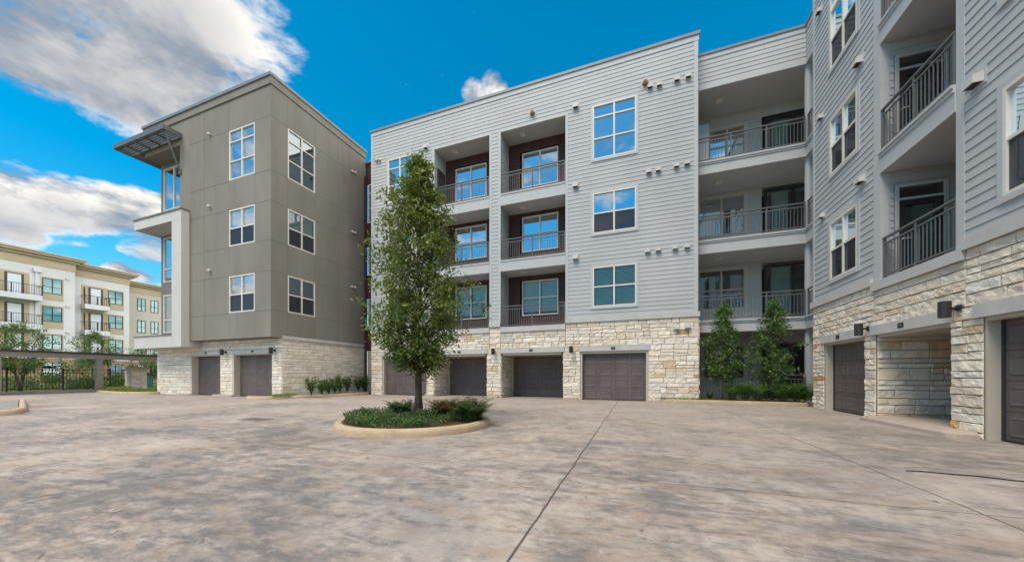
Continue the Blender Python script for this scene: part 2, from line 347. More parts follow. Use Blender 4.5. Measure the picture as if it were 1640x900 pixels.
def siding(mb, fr, s0, s1, z0, z1, holes=(), lap=.178, n=0.0):
    k = 0; z = z0
    while z < z1 - 1e-4:
        ze = min(z + lap, z1); cuts = sorted({z, ze} | {q for h in holes for q in (h[2], h[3]) if z < q < ze})
        toned = random.Random(k * 7 + int(s0 * 13)).uniform(.80, 1.0)
        for c0, c1 in zip(cuts, cuts[1:]):
            zm = (c0 + c1) / 2; segs = [(s0, s1)]
            for h in holes:
                if h[2] < zm < h[3]:
                    ns = []
                    for a, b in segs:
                        if h[1] <= a or h[0] >= b: ns.append((a, b)); continue
                        if h[0] > a: ns.append((a, h[0]))
                        if h[1] < b: ns.append((h[1], b))
                    segs = ns
            n0 = n + .014 * (1 - (c0 - z) / lap); n1 = n + .014 * (1 - (c1 - z) / lap)
            for a, b in segs:
                if b - a < .005: continue
                q = a; rb = random.Random(k * 31 + int(a * 17))
                while q < b:
                    q2 = min(b, q + (rb.uniform(.6, 3.6) if q == a else 3.66)); t = (min(1, toned * rb.uniform(.95, 1.05)),) * 3; gp = .0025 if q2 < b else 0
                    mb.quad(fr.p(q, c0, n0), fr.p(q2 - gp, c0, n0), fr.p(q2 - gp, c1, n1), fr.p(q, c1, n1), t); q = q2
                if c0 == z: mb.quad(fr.p(a, c0 + .001, n - .004), fr.p(b, c0 + .001, n - .004), fr.p(b, c0, n0), fr.p(a, c0, n0), t)
        z = ze; k += 1

PAL_WARM = [((.69, .595, .475), 5), ((.75, .67, .56), 6), ((.67, .56, .425), 2.5), ((.76, .70, .61), 4), ((.62, .46, .28), 1.1), ((.58, .52, .44), 1.5), ((.47, .235, .06), .12)]
PAL_PALE = [((.74, .665, .56), 6), ((.77, .71, .61), 5), ((.69, .60, .485), 3), ((.62, .56, .475), 1.5)]
PAL_RUST = PAL_WARM[:-1] + [((.50, .235, .05), .45)]
def stones(mb, fr, s0, s1, z0, z1, pal=PAL_WARM, seed=0, cell=.085, n=0.0, big=1.0):
    rg = random.Random(seed); cols = [c for c, w in pal]; ws = [w for c, w in pal]
    def block(a, b, c, d):
        base = rg.choices(cols, ws)[0]; k = rg.uniform(.9, 1.08); tone = tuple(q * k for q in base)
        g = .0065; a += g; b -= g; c += g; d -= g
        if b - a < .02 or d - c < .02: return
        nx = 2 + max(1, min(10, round((b - a) / cell))); nz = 2 + max(1, min(5, round((d - c) / cell))); off = rg.uniform(0, 100); dep = rg.uniform(.009, .022)
        i0 = len(mb.v); tl = rg.uniform(-.012, .012)
        for j in range(nz + 1):
            for i in range(nx + 1):
                u, w = i / nx, j / nz; e = 0 if i in (0, nx) or j in (0, nz) else 1
                ex, ez = .009 / (b - a), .009 / (d - c); u = 0 if i == 0 else 1 if i == nx else ex + (1 - 2 * ex) * (i - 1) / max(1, nx - 2); w = 0 if j == 0 else 1 if j == nz else ez + (1 - 2 * ez) * (j - 1) / max(1, nz - 2)
                x, z = a + (b - a) * u, c + (d - c) * w
                nn = noise.fractal(Vector((x * 5.5 + off, z * 7.5, off)), .7, 2.1, 4)
                h = (dep + nn * .020 + tl * (u - .5) + .004) if e else .000 + .004 * nn
                jx = .012 * noise.noise(Vector((x * 7, z * 7, off))) if e else .004 * noise.noise(Vector((x * 9, z * 9, off)))
                mb.v.append(fr.p(x + jx, z + jx * .6, n + max(h, -.004 if e == 0 else .008))); mb.t.append(tone)
        for j in range(nz):
            for i in range(nx):
                q = i0 + j * (nx + 1) + i; mb.f.append((q, q + 1, q + nx + 2, q + nx + 1)); mb.mi.append(0)
    z = z0
    while z < z1 - .02:
        hh = rg.choice((.12, .16, .2, .22, .26, .3)) * big
        if z + hh > z1 - .1: hh = z1 - z
        x = s0
        while x < s1 - .02:
            ln = rg.uniform(.22, .72) * big
            if x + ln > s1 - .16: ln = s1 - x
            if hh > .24 and rg.random() < .62:
                q = z + hh * rg.uniform(.38, .62); block(x, x + ln, z, q)
                if ln > .5 and rg.random() < .6: mm = x + ln * rg.uniform(.35, .65); block(x, mm, q, z + hh); block(mm, x + ln, q, z + hh)
                else: block(x, x + ln, q, z + hh)
            else: block(x, x + ln, z, z + hh)
            x += ln
        z += hh
    mb.cur = 1; fr.box(mb, s0, s1, z0, z1, n - .09, n - .016, (.4, .355, .29)); mb.cur = 0

def window(par, fr, s0, s1, z0, z1, rows=(), cols=2, mat='frame', glassm='glass', blind=None, n=0.0, trim=None, fw=.055, room=.8, screen=False):
    w = MB(); d0, d1 = n - .07, n + .025
    fr.box(w, s0, s0 + fw, z0, z1, d0, d1); fr.box(w, s1 - fw, s1, z0, z1, d0, d1)
    fr.box(w, s0 + fw, s1 - fw, z0, z0 + fw, d0, d1); fr.box(w, s0 + fw, s1 - fw, z1 - fw, z1, d0, d1)
    zr = sorted(rows)
    cs = [s0 + (s1 - s0) * k / cols for k in range(1, cols)]
    for c in cs: fr.box(w, c - .035, c + .035, z0 + fw, z1 - fw, d0, d1 - .006)
    edges = [s0 + fw] + [q for c in cs for q in (c - .035, c + .035)] + [s1 - fw]
    for q in zr:
        for a, b in zip(edges[::2], edges[1::2]): fr.box(w, a, b, q - .028, q + .028, d0, d1 - .012)
    wo_ = w.build('window', M[mat], par)
    g = MB(); g.quad(*[fr.p(a, z, n - .035) for a, z in ((s0 + .02, z0 + .02), (s1 - .02, z0 + .02), (s1 - .02, z1 - .02), (s0 + .02, z1 - .02))])
    g.build('pane', M[glassm], wo_)
    rm = MB(); dd = n - room; a0, a1, b0, b1 = s0 + .01, s1 - .01, z0 + .01, z1 - .01
    P = fr.p
    rm.quad(P(a0, b0, dd), P(a1, b0, dd), P(a1, b1, dd), P(a0, b1, dd))
    for a in (a0, a1): rm.quad(P(a, b0, dd), P(a, b0, n - .06), P(a, b1, n - .06), P(a, b1, dd))
    for b in (b0, b1): rm.quad(P(a0, b, dd), P(a0, b, n - .06), P(a1, b, n - .06), P(a1, b, dd))
    rm.build('room', M['room'], wo_)
    if screen:
        sc_ = MB(); zt_ = zr[0] - .03
        for a, b in zip(edges[::2], edges[1::2]): sc_.quad(*[fr.p(x, z, n - .012) for x, z in ((a, z0 + fw), (b, z0 + fw), (b, zt_), (a, zt_))])
        sc_.build('insect_screen', M['screen'], wo_)
    if blind:
        bl = MB(); zb = z0 + (z1 - z0) * (1 - blind); z = z1 - .09
        while z > zb:
            for a, b in zip(edges[::2], edges[1::2]):
                bl.quad(P(a + .02, z, n - .10), P(b - .02, z, n - .10), P(b - .02, z + .043, n - .125), P(a + .02, z + .043, n - .125))
            z -= .052
        bl.build('blinds', M['blind'], wo_)
    if trim:
        t = MB(); q = .10; e = n + .022
        fr.box(t, s0 - q, s0, z0 - q, z1 + q, n - .03, e); fr.box(t, s1, s1 + q, z0 - q, z1 + q, n - .03, e)
        fr.box(t, s0, s1, z1, z1 + q, n - .03, e); fr.box(t, s0, s1, z0 - q, z0, n - .03, e + .012)
        t.build('casing', M[trim], wo_)
    return wo_

def railing(par, fr, s0, s1, z, h=1.02, n=0.0, step=.115, posts=1.5):
    r = MB(); fr.box(r, s0, s1, z + h - .04, z + h, n - .03, n + .03); fr.box(r, s0, s1, z + h - .175, z + h - .14, n - .015, n + .015)
    fr.box(r, s0, s1, z + .08, z + .11, n - .015, n + .015)
    k = max(1, round((s1 - s0) / posts))
    for i in range(k + 1):
        a = s0 + .03 + (s1 - s0 - .06) * i / k; fr.box(r, a - .022, a + .022, z, z + h - .04, n - .022, n + .022)
    a = s0 + step
    while a < s1 - .04: fr.box(r, a - .008, a + .008, z + .11, z + h - .175, n - .008, n + .008); a += step
    return r.build('railing', M['rail'], par)

def vent(par, fr, s, z, kind='box', sc=1.0, n=0.014):
    v = MB(); q = .11 * sc
    if kind == 'box':
        fr.box(v, s - .15 * sc, s + .15 * sc, z - .14 * sc, z + .15 * sc, n - .02, n + .008)
        v.cur = 1; P = fr.p; a0, a1, z0, z1, d0, d1 = s - q, s + q, z - .09 * sc, z + .09 * sc, n + .008, n + .15 * sc
        v.hexa([P(a0, z0, d0), P(a1, z0, d0), P(a1, z0, d1), P(a0, z0, d1), P(a0, z1, d0), P(a1, z1, d0), P(a1, z1 - .05 * sc, d1), P(a0, z1 - .05 * sc, d1)])
        o = v.build('vent', [M['trim'] if n < .04 else M['cast'], M['vent']], par)
        k = MB(); fr.box(k, a0 + .015, a1 - .015, z0 - .006, z0 + .001, d0 + .01, d1 - .02); k.build('vent_opening', M['vent_dark'], o)
    elif kind == 'pipe':
        P = fr.p; v.tube([P(s, z, n - .03), P(s, z, n + .08), P(s, z - .06, n + .13)], [.065, .065, .055], 10)
        o = v.build('vent', M['vent'], par, True)
    else:
        fr.box(v, s - .17, s + .17, z - .17, z + .17, n - .02, n + .006); o = v.build('vent', M['trim'], par)
        k = MB(); P = fr.p; k.tube([P(s, z, n), P(s, z, n + .1)], [.13, .105], 14); k.tube([P(s, z - .02, n + .1), P(s, z - .03, n + .15)], [.07, .05], 10); k.build('vent_hood', M['rust'], o)
    return o

def garage_door(par, fr, s0, s1, z0, z1, n, cols=4, rowsn=4):
    b = MB(); rh = (z1 - z0) / rowsn
    for j in range(rowsn):
        a0, a1 = z0 + j * rh, z0 + (j + 1) * rh
        fr.box(b, s0, s1, a0 + .004, a1 - .004, n - .05, n)
        cw = (s1 - s0) / cols
        for i in range(cols):
            u0, u1, w0, w1 = s0 + i * cw + .08, s0 + (i + 1) * cw - .08, a0 + .10, a1 - .10
            P = fr.p; e = .035
            # raised panel with sloping margin
            o = [(u0, w0), (u1, w0), (u1, w1), (u0, w1)]; q = [(u0 + e, w0 + e), (u1 - e, w0 + e), (u1 - e, w1 - e), (u0 + e, w1 - e)]
            g = [(u0 + .012, w0 + .012), (u1 - .012, w0 + .012), (u1 - .012, w1 - .012), (u0 + .012, w1 - .012)]
            for k in range(4):
                k2 = (k + 1) % 4
                b.quad(P(*o[k], n + .001), P(*o[k2], n + .001), P(*g[k2], n + .016), P(*g[k], n + .016))
                b.quad(P(*g[k], n + .016), P(*g[k2], n + .016), P(*q[k2], n + .006), P(*q[k], n + .006))
            b.quad(*[P(*c, n + .006) for c in q])
    fr.box(b, s0, s1, z0, z1, n - .08, n - .045)
    o = b.build('garage_door', M['garage'], par)
    s = MB(); fr.box(s, s0, s1, z0 - .0, z0 + .03, n - .03, n + .012); s.build('door_seal', M['rubber'], o)
    return o

def wall_lamp(par, fr, s, z, n=.02):
    l = MB(); P = fr.p; l.tube([P(s, z, n), P(s, z, n + .03)], .06, 12); l.tube([P(s, z, n + .03), P(s, z, n + .13)], .022, 8)
    o = l.build('wall_lamp', M['dark_metal'], par)
    sh = MB(); sh.tube([P(s, z - .17, n + .2), P(s, z + .13, n + .2)], .085, 16); sh.build('lamp_shade', M['dark_metal'], o, False)
def plaque(par, fr, s, z, n):
    p = MB(); fr.box(p, s - .085, s + .085, z - .055, z + .055, n - .01, n + .012); o = p.build('number_plaque', M['dark_metal'], par)
    q = MB(); fr.box(q, s - .045, s + .05, z - .018, z + .022, n + .012, n + .014); q.build('plaque_inset', M['rail'], o)
def soffit_light(par, x, y, z, w=.3):
    b = MB(); b.box(x - w / 2, x + w / 2, y - w / 2, y + w / 2, z - .03, z + .002); o = b.build('ceiling_light', M['vent'], par)
    q = MB(); q.box(x - w / 2 + .04, x + w / 2 - .04, y - w / 2 + .04, y + w / 2 - .04, z - .036, z - .029); q.build('light_lens', M['lens'], o)

# ------------------------------------------------------------------ ground
g = MB(); g.quad((-900, -900, -.03), (900, -900, -.03), (900, 900, -.03), (-900, 900, -.03)); structure(g, 'ground', M['lawn'])
g = MB(); g.quad((-34.6, -40, 0), (14, -40, 0), (14, 20, 0), (-34.6, 20, 0)); structure(g, 'driveway', M['concrete'])

def kerb_loop(name, pts, w, h, closed=True, mat='kerb'):
    """rounded concrete kerb following a polyline, inner side to the left"""
    g = MB(); n = len(pts); rings = []
    prof = [(0, -.01), (.012, h * .55), (.05, h * .93), (.10, h), (w - .02, h), (w, h - .02), (w, -.01)]
    for k in range(n):
        p = Vector(pts[k]); a = Vector(pts[(k - 1) % n] if closed or k else pts[k]); b = Vector(pts[(k + 1) % n] if closed or k < n - 1 else pts[k])
        d = (b - a).normalized(); nn = Vector((-d.y, d.x)); i0 = len(g.v); jit = .006 * math.sin(k * 1.7)
        for o, z in prof: q = p + nn * (o + jit * (z > .02)); g.v.append((q.x, q.y, z)); g.t.append(None)
        rings.append(i0)
    m_ = len(prof)
    for k in range(n if closed else n - 1):
        a, b = rings[k], rings[(k + 1) % n]
        for j in range(m_ - 1): g.f.append((a + j, b + j, b + j + 1, a + j + 1)); g.mi.append(0)
    if not closed:
        g.f.append(tuple(rings[0] + j for j in range(m_))); g.f.append(tuple(rings[-1] + j for j in range(m_))[::-1]); g.mi += [0, 0]
    return structure(g, name, M[mat], True)
def patch(name, pts, z, mat, kind='structure', bumpy=.02):
    g = MB(); c = Vector((sum(p[0] for p in pts) / len(pts), sum(p[1] for p in pts) / len(pts))); i0 = 0
    nr = 6
    for r in range(nr + 1):
        for p in pts:
            q = c + (Vector(p) - c) * (1 - r / nr); g.v.append((q.x, q.y, z + bumpy * noise.noise(Vector((q.x * 4, q.y * 4, 3))) + (bumpy * 2 * r / nr))); g.t.append(None)
    n = len(pts)
    for r in range(nr):
        for k in range(n): g.f.append((r * n + k, r * n + (k + 1) % n, (r + 1) * n + (k + 1) % n, (r + 1) * n + k)); g.mi.append(0)
    return tag(g.build(name, M[mat], None, True), kind=kind)
IC, IR = Vector((-4.65, 6.48)), 1.67
circ = [(IC.x + IR * math.cos(a), IC.y + IR * math.sin(a)) for a in [2 * math.pi * k / 64 for k in range(64)]]
kerb_loop('kerb', circ, .17, .15)
patch('mulch_bed', [(IC.x + (IR - .16) * math.cos(a), IC.y + (IR - .16) * math.sin(a)) for a in [2 * math.pi * k / 40 for k in range(40)]], .115, 'mulch', bumpy=.03)
# bed along the olive block
def arc(cx, cy, r, a0, a1, k=8): return [(cx + r * math.cos(R(a0 + (a1 - a0) * i / k)), cy + r * math.sin(R(a0 + (a1 - a0) * i / k))) for i in range(k + 1)]
bed = [(-14.55, 16.3), (-15.0, 13.4), ] 
edge = [(-14.15, 15.3)] + [(-14.35, 14.2), (-14.6, 13.2), (-15.0, 12.1), (-15.5, 11.3)] + arc(-16.5, 11.25, .85, -10, -90, 6) + [(-16.9, 10.55), (-17.2, 10.8), (-17.25, 11.3)]
kerb_loop('kerb', edge[::-1], .15, .14, False)
patch('gravel_bed', [(-14.3, 15.4), (-14.5, 14.2), (-14.75, 13.2), (-15.15, 12.15), (-15.65, 11.4), (-16.0, 10.7), (-16.9, 10.7), (-17.1, 11.4), (-16.2, 11.9), (-15.98, 16.9), (-14.3, 16.9)], .10, 'gravel', bumpy=.01)
# bed in front of the balcony bay
kerb_loop('kerb', [(5.64, 14.75), (4.5, 14.9), (3.2, 15.0), (2.0, 15.02), (1.1, 15.1), (.75, 15.3), (.7, 15.44)][::-1], .15, .14, False)
patch('mulch_bed', [(.8, 15.36), (1.2, 15.2), (3.2, 15.12), (5.6, 14.88), (5.9, 14.9), (5.9, 16.3), (2.5, 16.3), (2.4, 15.45)], .105, 'mulch', bumpy=.015)
# bed at the far left
edge = [(-26.0, 11.55), (-26.8, 10.95), (-28.0, 10.75), (-30.0, 10.9), (-32.2, 11.3), (-33.6, 12.4), (-34.5, 13.6)]
kerb_loop('kerb', edge[::-1], .15, .14, False)
patch('mulch_bed', [(-26.2, 11.75), (-27, 11.1), (-28, 10.9), (-30, 11.05), (-32.2, 11.45), (-33.5, 12.5), (-34.4, 13.7), (-34.4, 20), (-26.6, 20), (-26.45, 12)], .10, 'mulch', bumpy=.015)
# kerbed island at the left edge, tarmac topped
li = arc(-17.1, 4.0, .75, 60, -120, 10); li = [(-23, 6.2), (-17.4, 4.72)] + li[2:-1] + [(-19.5, 2.6), (-23, 3.0)]
kerb_loop('kerb', li[::-1], .16, .15)
patch('tarmac_top', [(-22.8, 5.95), (-17.4, 4.55), (-16.75, 4.4), (-16.6, 4.0), (-16.8, 3.6), (-17.5, 3.45), (-19.5, 2.8), (-22.8, 3.2)], .11, 'gravel', bumpy=.005)
# low kerb strip under the fence at the edge of the drive
g = MB(); g.box(-35.0, -34.6, -30, 13.2, -.02, .12); structure(g, 'kerb', M['apron'])

def apron(x0, x1, y0, y1, h=.13, r=.16):
    g = MB(); pts = []
    for (cx, cy, a) in ((x1 - r, y1 - r, 0), (x0 + r, y1 - r, 90), (x0 + r, y0 + r, 180), (x1 - r, y0 + r, 270)):
        for k in range(5): t = R(a + 90 * k / 4); pts.append((cx + r * math.cos(t), cy + r * math.sin(t)))
    c = Vector(((x0 + x1) / 2, (y0 + y1) / 2)); n = len(pts)
    for o, z in ((0, -.01), (0.015, h * .6), (.06, h * .95), (.12, h)):
        for p in pts:
            d = (c - Vector(p)); q = Vector(p) + Vector((math.copysign(min(o, abs(d.x)), d.x), math.copysign(min(o, abs(d.y)), d.y))); g.v.append((q.x, q.y, z)); g.t.append(None)
    for r_ in range(3):
        for k in range(n): g.f.append((r_ * n + k, r_ * n + (k + 1) % n, (r_ + 1) * n + (k + 1) % n, (r_ + 1) * n + k)); g.mi.append(0)
    g.f.append(tuple(3 * n + k for k in range(n))); g.mi.append(0)
    structure(g, 'apron', M['apron'], False)

# ------------------------------------------------------------------ middle block: pale siding over stone garages
YC, YB, XRW = 15.4, 16.0, 5.62
mid = empty('apartment_building', (-6, 15.4, 0), 'pale grey lap-sided apartment block with brown balcony niches over four garages, behind the tree island', 'building')
FC = Fr('y-', YC)
SL, SRt = -14.05, 2.33
A = (-9.92, -6.78); B = (-6.19, -3.02)
WC = (-1.8, 0.0); WL = (-12.89, -11.3)
FLZ = ((3.42, 3.15), (6.65, 6.12), (9.87, 9.31)); TOPO = 12.88
WZ = ((4.1, 5.85, (4.98,)), (7.32, 9.1, (8.2,)), (10.58, 12.95, (11.48, 12.42)))
holes = [(A[0], A[1], 3.0, TOPO), (B[0], B[1], 3.0, TOPO)]
holes += [(w[0] - .1, w[1] + .1, z0 - .1, z1 + .1) for w in (WC, WL) for z0, z1, _ in WZ]
sd = MB(); siding(sd, FC, SL + .15, SRt - .15, 3.65, 14.5, holes)
sd.build('siding', M['siding'], mid)
t = MB()
FC.box(t, SL, SL + .15, 3.65, 14.5, -.1, .022); FC.box(t, SRt - .15, SRt, 3.65, 14.5, -.3, .022)
FC.box(t, SL, SRt + .03, 14.5, 14.72, -.1, .03)
for a, b in (A, B):
    FC.box(t, a - .12, a, 3.45, TOPO, -.06, .02); FC.box(t, b, b + .12, 3.45, TOPO, -.06, .02)
    FC.box(t, a - .12, b + .12, TOPO, TOPO + .1, -.06, .021)
t.build('trim', M['trim'], mid)
t = MB(); FC.box(t, SL - .05, SRt + .07, 14.72, 14.84, -.5, .07); t.build('coping', M['coping'], mid)
t = MB()
for a, b, z0, z1 in ((SL - .02, A[0], 3.45, 3.65), (A[0], A[1], 3.17, 3.42), (A[1], B[0], 3.45, 3.65), (B[0], B[1], 3.17, 3.42), (B[1], SRt + .06, 3.45, 3.65)):
    FC.box(t, a, b, z0, z1, -.08, .075)
t.build('stone_ledge', M['cast'], mid)
DO = ((-13.3, -10.35, .22), (-9.95, -6.92, 1.48), (-6.17, -3.12, 1.55), (-2.36, .48, .2)); DH = 2.16
st = MB(); xs = [SL] + [q for a, b, _ in DO for q in (a, b)] + [SRt + .03]
for i in range(0, len(xs), 2): stones(st, FC, xs[i], xs[i + 1], .0, DH, PAL_WARM, 10 + i)
for i, (a, b, _) in enumerate(DO): pass
stones(st, FC, SL, A[0], 2.38, 3.45, PAL_WARM, 31); stones(st, FC, A[0], A[1], 2.38, 3.17, PAL_WARM, 32); stones(st, FC, A[1], B[0], 2.38, 3.45, PAL_WARM, 33)
stones(st, FC, B[0], B[1], 2.38, 3.17, PAL_WARM, 34); stones(st, FC, B[1], SRt + .03, 2.38, 3.45, PAL_WARM, 35)
for i in range(0, len(xs), 2):
    a, b = xs[i] + (.06 if i else 0), xs[i + 1] - (.06 if i < 8 else 0)
    stones(st, FC, a, b, DH, 2.38, PAL_WARM, 60 + i)
stones(st, Fr('x+', SRt + .03), YC, YB + .6, 0, 3.45, PAL_WARM, 40)
for a, b, d in DO:
    if d > .5:
        stones(st, Fr('x+', a), YC + .02, YC + d, 0, DH, PAL_WARM, 41 + int(a)); stones(st, Fr('x-', b), YC + .02, YC + d, 0, DH, PAL_WARM, 45 + int(a))
st.build('stone_base', [M['stone'], M['mortar']], mid)
hb = MB()
for a, b, d in DO: FC.box(hb, a - .06, b + .06, DH, 2.38, -.3, .045)
hb.build('header_beam', M['cast'], mid)
for a, b, d in DO:
    jm = MB(); w = .09
    FC.box(jm, a, a + w, 0, DH - .002, -d - .05, -d + .03 if d > .5 else -.02); FC.box(jm, b - w, b, 0, DH - .002, -d - .05, -d + .03 if d > .5 else -.02)
    FC.box(jm, a + w, b - w, DH - .10, DH - .002, -d - .05, -.01); jm.build('door_jamb', M['tan'], mid)
    garage_door(mid, FC, a + w, b - w, 0.005, DH - .1, -d, 4)
    plaque(mid, FC, (a + b) / 2 + .3 * (d > 1) * 0, 2.27, .045)
# balcony stacks
for (a, b) in (A, B):
    bk = FC.at(1.12); wl = MB(); siding(wl, bk, a, b, 3.42, TOPO, [(a + (.62 if a > -8 else .55), a + (2.62 if a > -8 else 2.5), z0 - .06, min(z1, 12.35) + .06) for z0, z1, _ in WZ], .15)
    wl.build('brown_wall', M['brown'], mid)
    sw = MB(); siding(sw, Fr('x+', a), YC + .06, YC + 1.12, 3.42, TOPO); sw.build('side_wall', M['siding'], mid); sw = MB(); siding(sw, Fr('x-', b), YC + .06, YC + 1.12, 3.42, TOPO); sw.build('side_wall', M['siding'], mid)
    cl = MB(); FC.box(cl, a, b, TOPO, TOPO + .1, -1.2, -.06); cl.build('balcony_ceiling', M['ceiling_trim'], mid)
    for i, (zt, zb) in enumerate(FLZ):
        if i:
            s = MB(); FC.box(s, a, b, zb, zt - .07, -1.12, .03); FC.box(s, a, b, zt - .07, zt, -1.12, .055); s.build('balcony_slab', [M['trim']], mid)
        else:
            s = MB(); FC.box(s, a, b, 3.2, 3.415, -1.12, -.06); s.build('balcony_slab', [M['trim']], mid)
        railing(mid, FC, a + .02, b - .02, zt, n=-.05)
        ztop = (FLZ[i + 1][1] if i < 2 else TOPO)
        soffit_light(mid, (a + b) / 2 - .6, YC + .5, ztop)
    for k, (z0, z1, rr) in enumerate(WZ):
        a0 = a + (.74 if a > -8 else .63)
        window(mid, bk, a0, a0 + 1.86, z0, min(z1, 12.33), (rr[0],), 2, blind=(.9 if k == 0 else None), glassm='glass' if k else 'glass_blind', n=.01, room=.6)
        if a < -8:                          # porch door on the side wall of the left stack
            d = MB(); fx = Fr('x+', a); fx.box(d, YC + .25, YC + 1.02, FLZ[k][0], FLZ[k][0] + 2.2, -.02, .03); o = d.build('balcony_door', M['dark_frame'], mid)
            q = MB(); fx.box(q, YC + .34, YC + .93, FLZ[k][0] + .2, FLZ[k][0] + 2.1, .03, .036); q.build('pane', M['glass_dark'], o)
for w in (WC, WL):
    for k, (z0, z1, rr) in enumerate(WZ):
        window(mid, FC, w[0], w[1], z0, z1, rr, 2, blind=(.97, None, .62)[k], glassm='glass_blind' if k == 0 else 'glass', trim='trim', screen=k == 1, n=.01)
for px, py in ((1041, 140), (1055.7, 137), (1084, 128.7), (1102, 123.3), (1039, 275.7), (1054, 272.7), (1083, 266), (1100, 262), (1037, 402.4), (1054, 400), (1081, 397), (1100, 394.7)):
    vent(mid, FC, yx(px, YC), yz(px, py, YC), sc=.85)
for px, py in ((1083, 525), (1101, 523)): vent(mid, FC, yx(px, YC), yz(px, py, YC), sc=.8, n=.05)
for px, py in ((922.3, 171.7), (922, 298), (922, 413), (683, 236.7)): vent(mid, FC, yx(px, YC), yz(px, py, YC))
for px, py in ((604, 258), (608.5, 257)): vent(mid, FC, yx(px, YC), yz(px, py, YC), 'pipe')
for px, py in ((853, 182.7), (1033.5, 134.5)): vent(mid, FC, yx(px, YC), yz(px, py, YC), 'round')
wall_lamp(mid, FC, -6.5, 2.26, .045); wall_lamp(mid, FC, -2.73, 2.26, .045); wall_lamp(mid, FC, -10.15, 2.26, .045)
for x in (-10.15, -6.54, -2.74): apron(x - .33, x + .33, YC - .24, YC + .03, .12)
apron(.55, 1.0, YC - .22, YC + .03, .10)
# connecting brown wall
FG = Fr('y-', 17.0); gs = MB(); siding(gs, FG, -15.98, -14.05, 2.6, 14.3, [(-15.83, -14.35, z0, z1) for z0, z1, _ in WZ], .15); gs.build('brown_wall', M['brown'], mid)
for z0, z1, rr in WZ: window(mid, FG, -15.75, -14.4, z0, z1, rr, 2, n=.01, blind=.5)
t = MB(); FG.box(t, -15.98, -14.05, 14.3, 14.42, -.4, .06); t.build('coping', M['coping'], mid)
t = MB(); FG.box(t, -15.8, -14.06, 0, 2.6, -.1, .03); t.build('utility_door', M['tan'], mid)
t = MB(); FG.box(t, -15.96, -15.82, 0, 13.5, .03, .13); t.build('downspout', M['brown'], mid)
siding_ret = MB(); siding(siding_ret, Fr('x-', SL), YC + .02, 17.0, 0.0, 14.6); siding_ret.build('side_wall', M['siding'], mid)
# balcony bay set back beside the right wing
FB = Fr('y-', YB); XC = 6.07; FBX = Fr('x-', XC); YBK = 17.9
BZ = ((3.35, 2.86), (6.66, 6.11), (9.9, 9.39)); BT = 12.9
t = MB(); siding(t, FB, SRt, XC, BT + .12, 14.12); siding(t, FBX, 14.2, YB, BT + .12, 14.12)
siding(t, Fr('x+', SRt), YC, YB, 3.45, 14.5); t.build('siding', M['siding'], mid)
t = MB(); FB.box(t, SRt, XC + .3, BT, BT + .12, -.2, .02); FBX.box(t, 14.2, YB - .021, BT, BT + .12, -.2, .02)
FB.box(t, SRt, XC - .02, 14.12, 14.3, -.1, .025); FBX.box(t, 14.2, YB - .026, 14.12, 14.3, -.1, .025); t.build('trim', M['trim'], mid)
t = MB(); FB.box(t, SRt + .03, XC - .06, 14.3, 14.4, -.4, .06); FBX.box(t, 14.2, YB + .4, 14.3, 14.4, -.4, .06); t.build('coping', M['coping'], mid)
t = MB(); t.box(SRt, 9, YB + .2, YBK + .1, BT, BT + .1); t.box(XC + .2, 9, 14.4, YB + .2, BT, BT + .1); t.build('balcony_ceiling', M['ceiling_trim'], mid)
for zt, zb in BZ:
    t = MB(); t.box(SRt, XC, YB - .03, YBK, zb, zt - .14); t.box(XC - .03, 9, 14.35, YB - .03, zb, zt - .14); t.box(XC, 9, YB - .03, YBK, zb, zt - .14)
    t.box(SRt, XC, YB - .06, YBK, zt - .14, zt - .07); t.box(XC - .06, 9, 14.35, YB - .06, zt - .14, zt - .07); t.box(XC, 9, YB - .06, YBK, zt - .14, zt - .07)
    t.box(SRt, XC, YB - .09, YBK, zt - .07, zt); t.box(XC - .09, 9, 14.35, YB - .09, zt - .07, zt); t.box(XC, 9, YB - .09, YBK, zt - .07, zt); t.build('balcony_slab', M['trim'], mid)
    railing(mid, FB, SRt + .03, XC - .02, zt, n=-.02, posts=1.25); railing(mid, FBX, 14.4, YB - .08, zt, n=-.02)
railing(mid, FB, SRt + .05, XC - .02, .1, n=-.02, posts=1.25)
cm = MB()
for z0, z1 in ((.05, 2.86), (3.35, 6.11), (6.66, 9.39), (9.9, BT)): cm.tube([(XC + .13, YB + .13, z0), (XC + .13, YB + .13, z1)], .13, 18)
cm.build('balcony_column', M['trim'], mid, False)
bw = Fr('y-', YBK)
DX0, DX1 = yx(1224, YBK), yx(1300, YBK) + .4; W1 = yx(1193, YBK)
bwz = ((10.75, 12.3, 9.9, 12.35), (7.45, 9.2, 6.66, 9.22), (4.1, 5.9, 3.35, 5.92), (.95, 2.45, .1, 2.45)); W0 = (3.15, 2.72, 2.72, 2.9)
bh = []
for (a, b, c, d), w0 in zip(bwz, W0): bh += [(w0 - .08, W1 + .08, a - .08, b + .08), (DX0 - .1, DX1 + .1, c, d + .1)]
t = MB(); siding(t, bw, SRt, 9, .0, BT, bh); siding(t, Fr('x+', SRt), YB, YBK, .0, BT); t.build('porch_wall', M['siding'], mid)
t = MB(); t.box(SRt, 9, YB, YBK + .4, -.02, .1); t.build('patio_slab', M['apron'], mid)
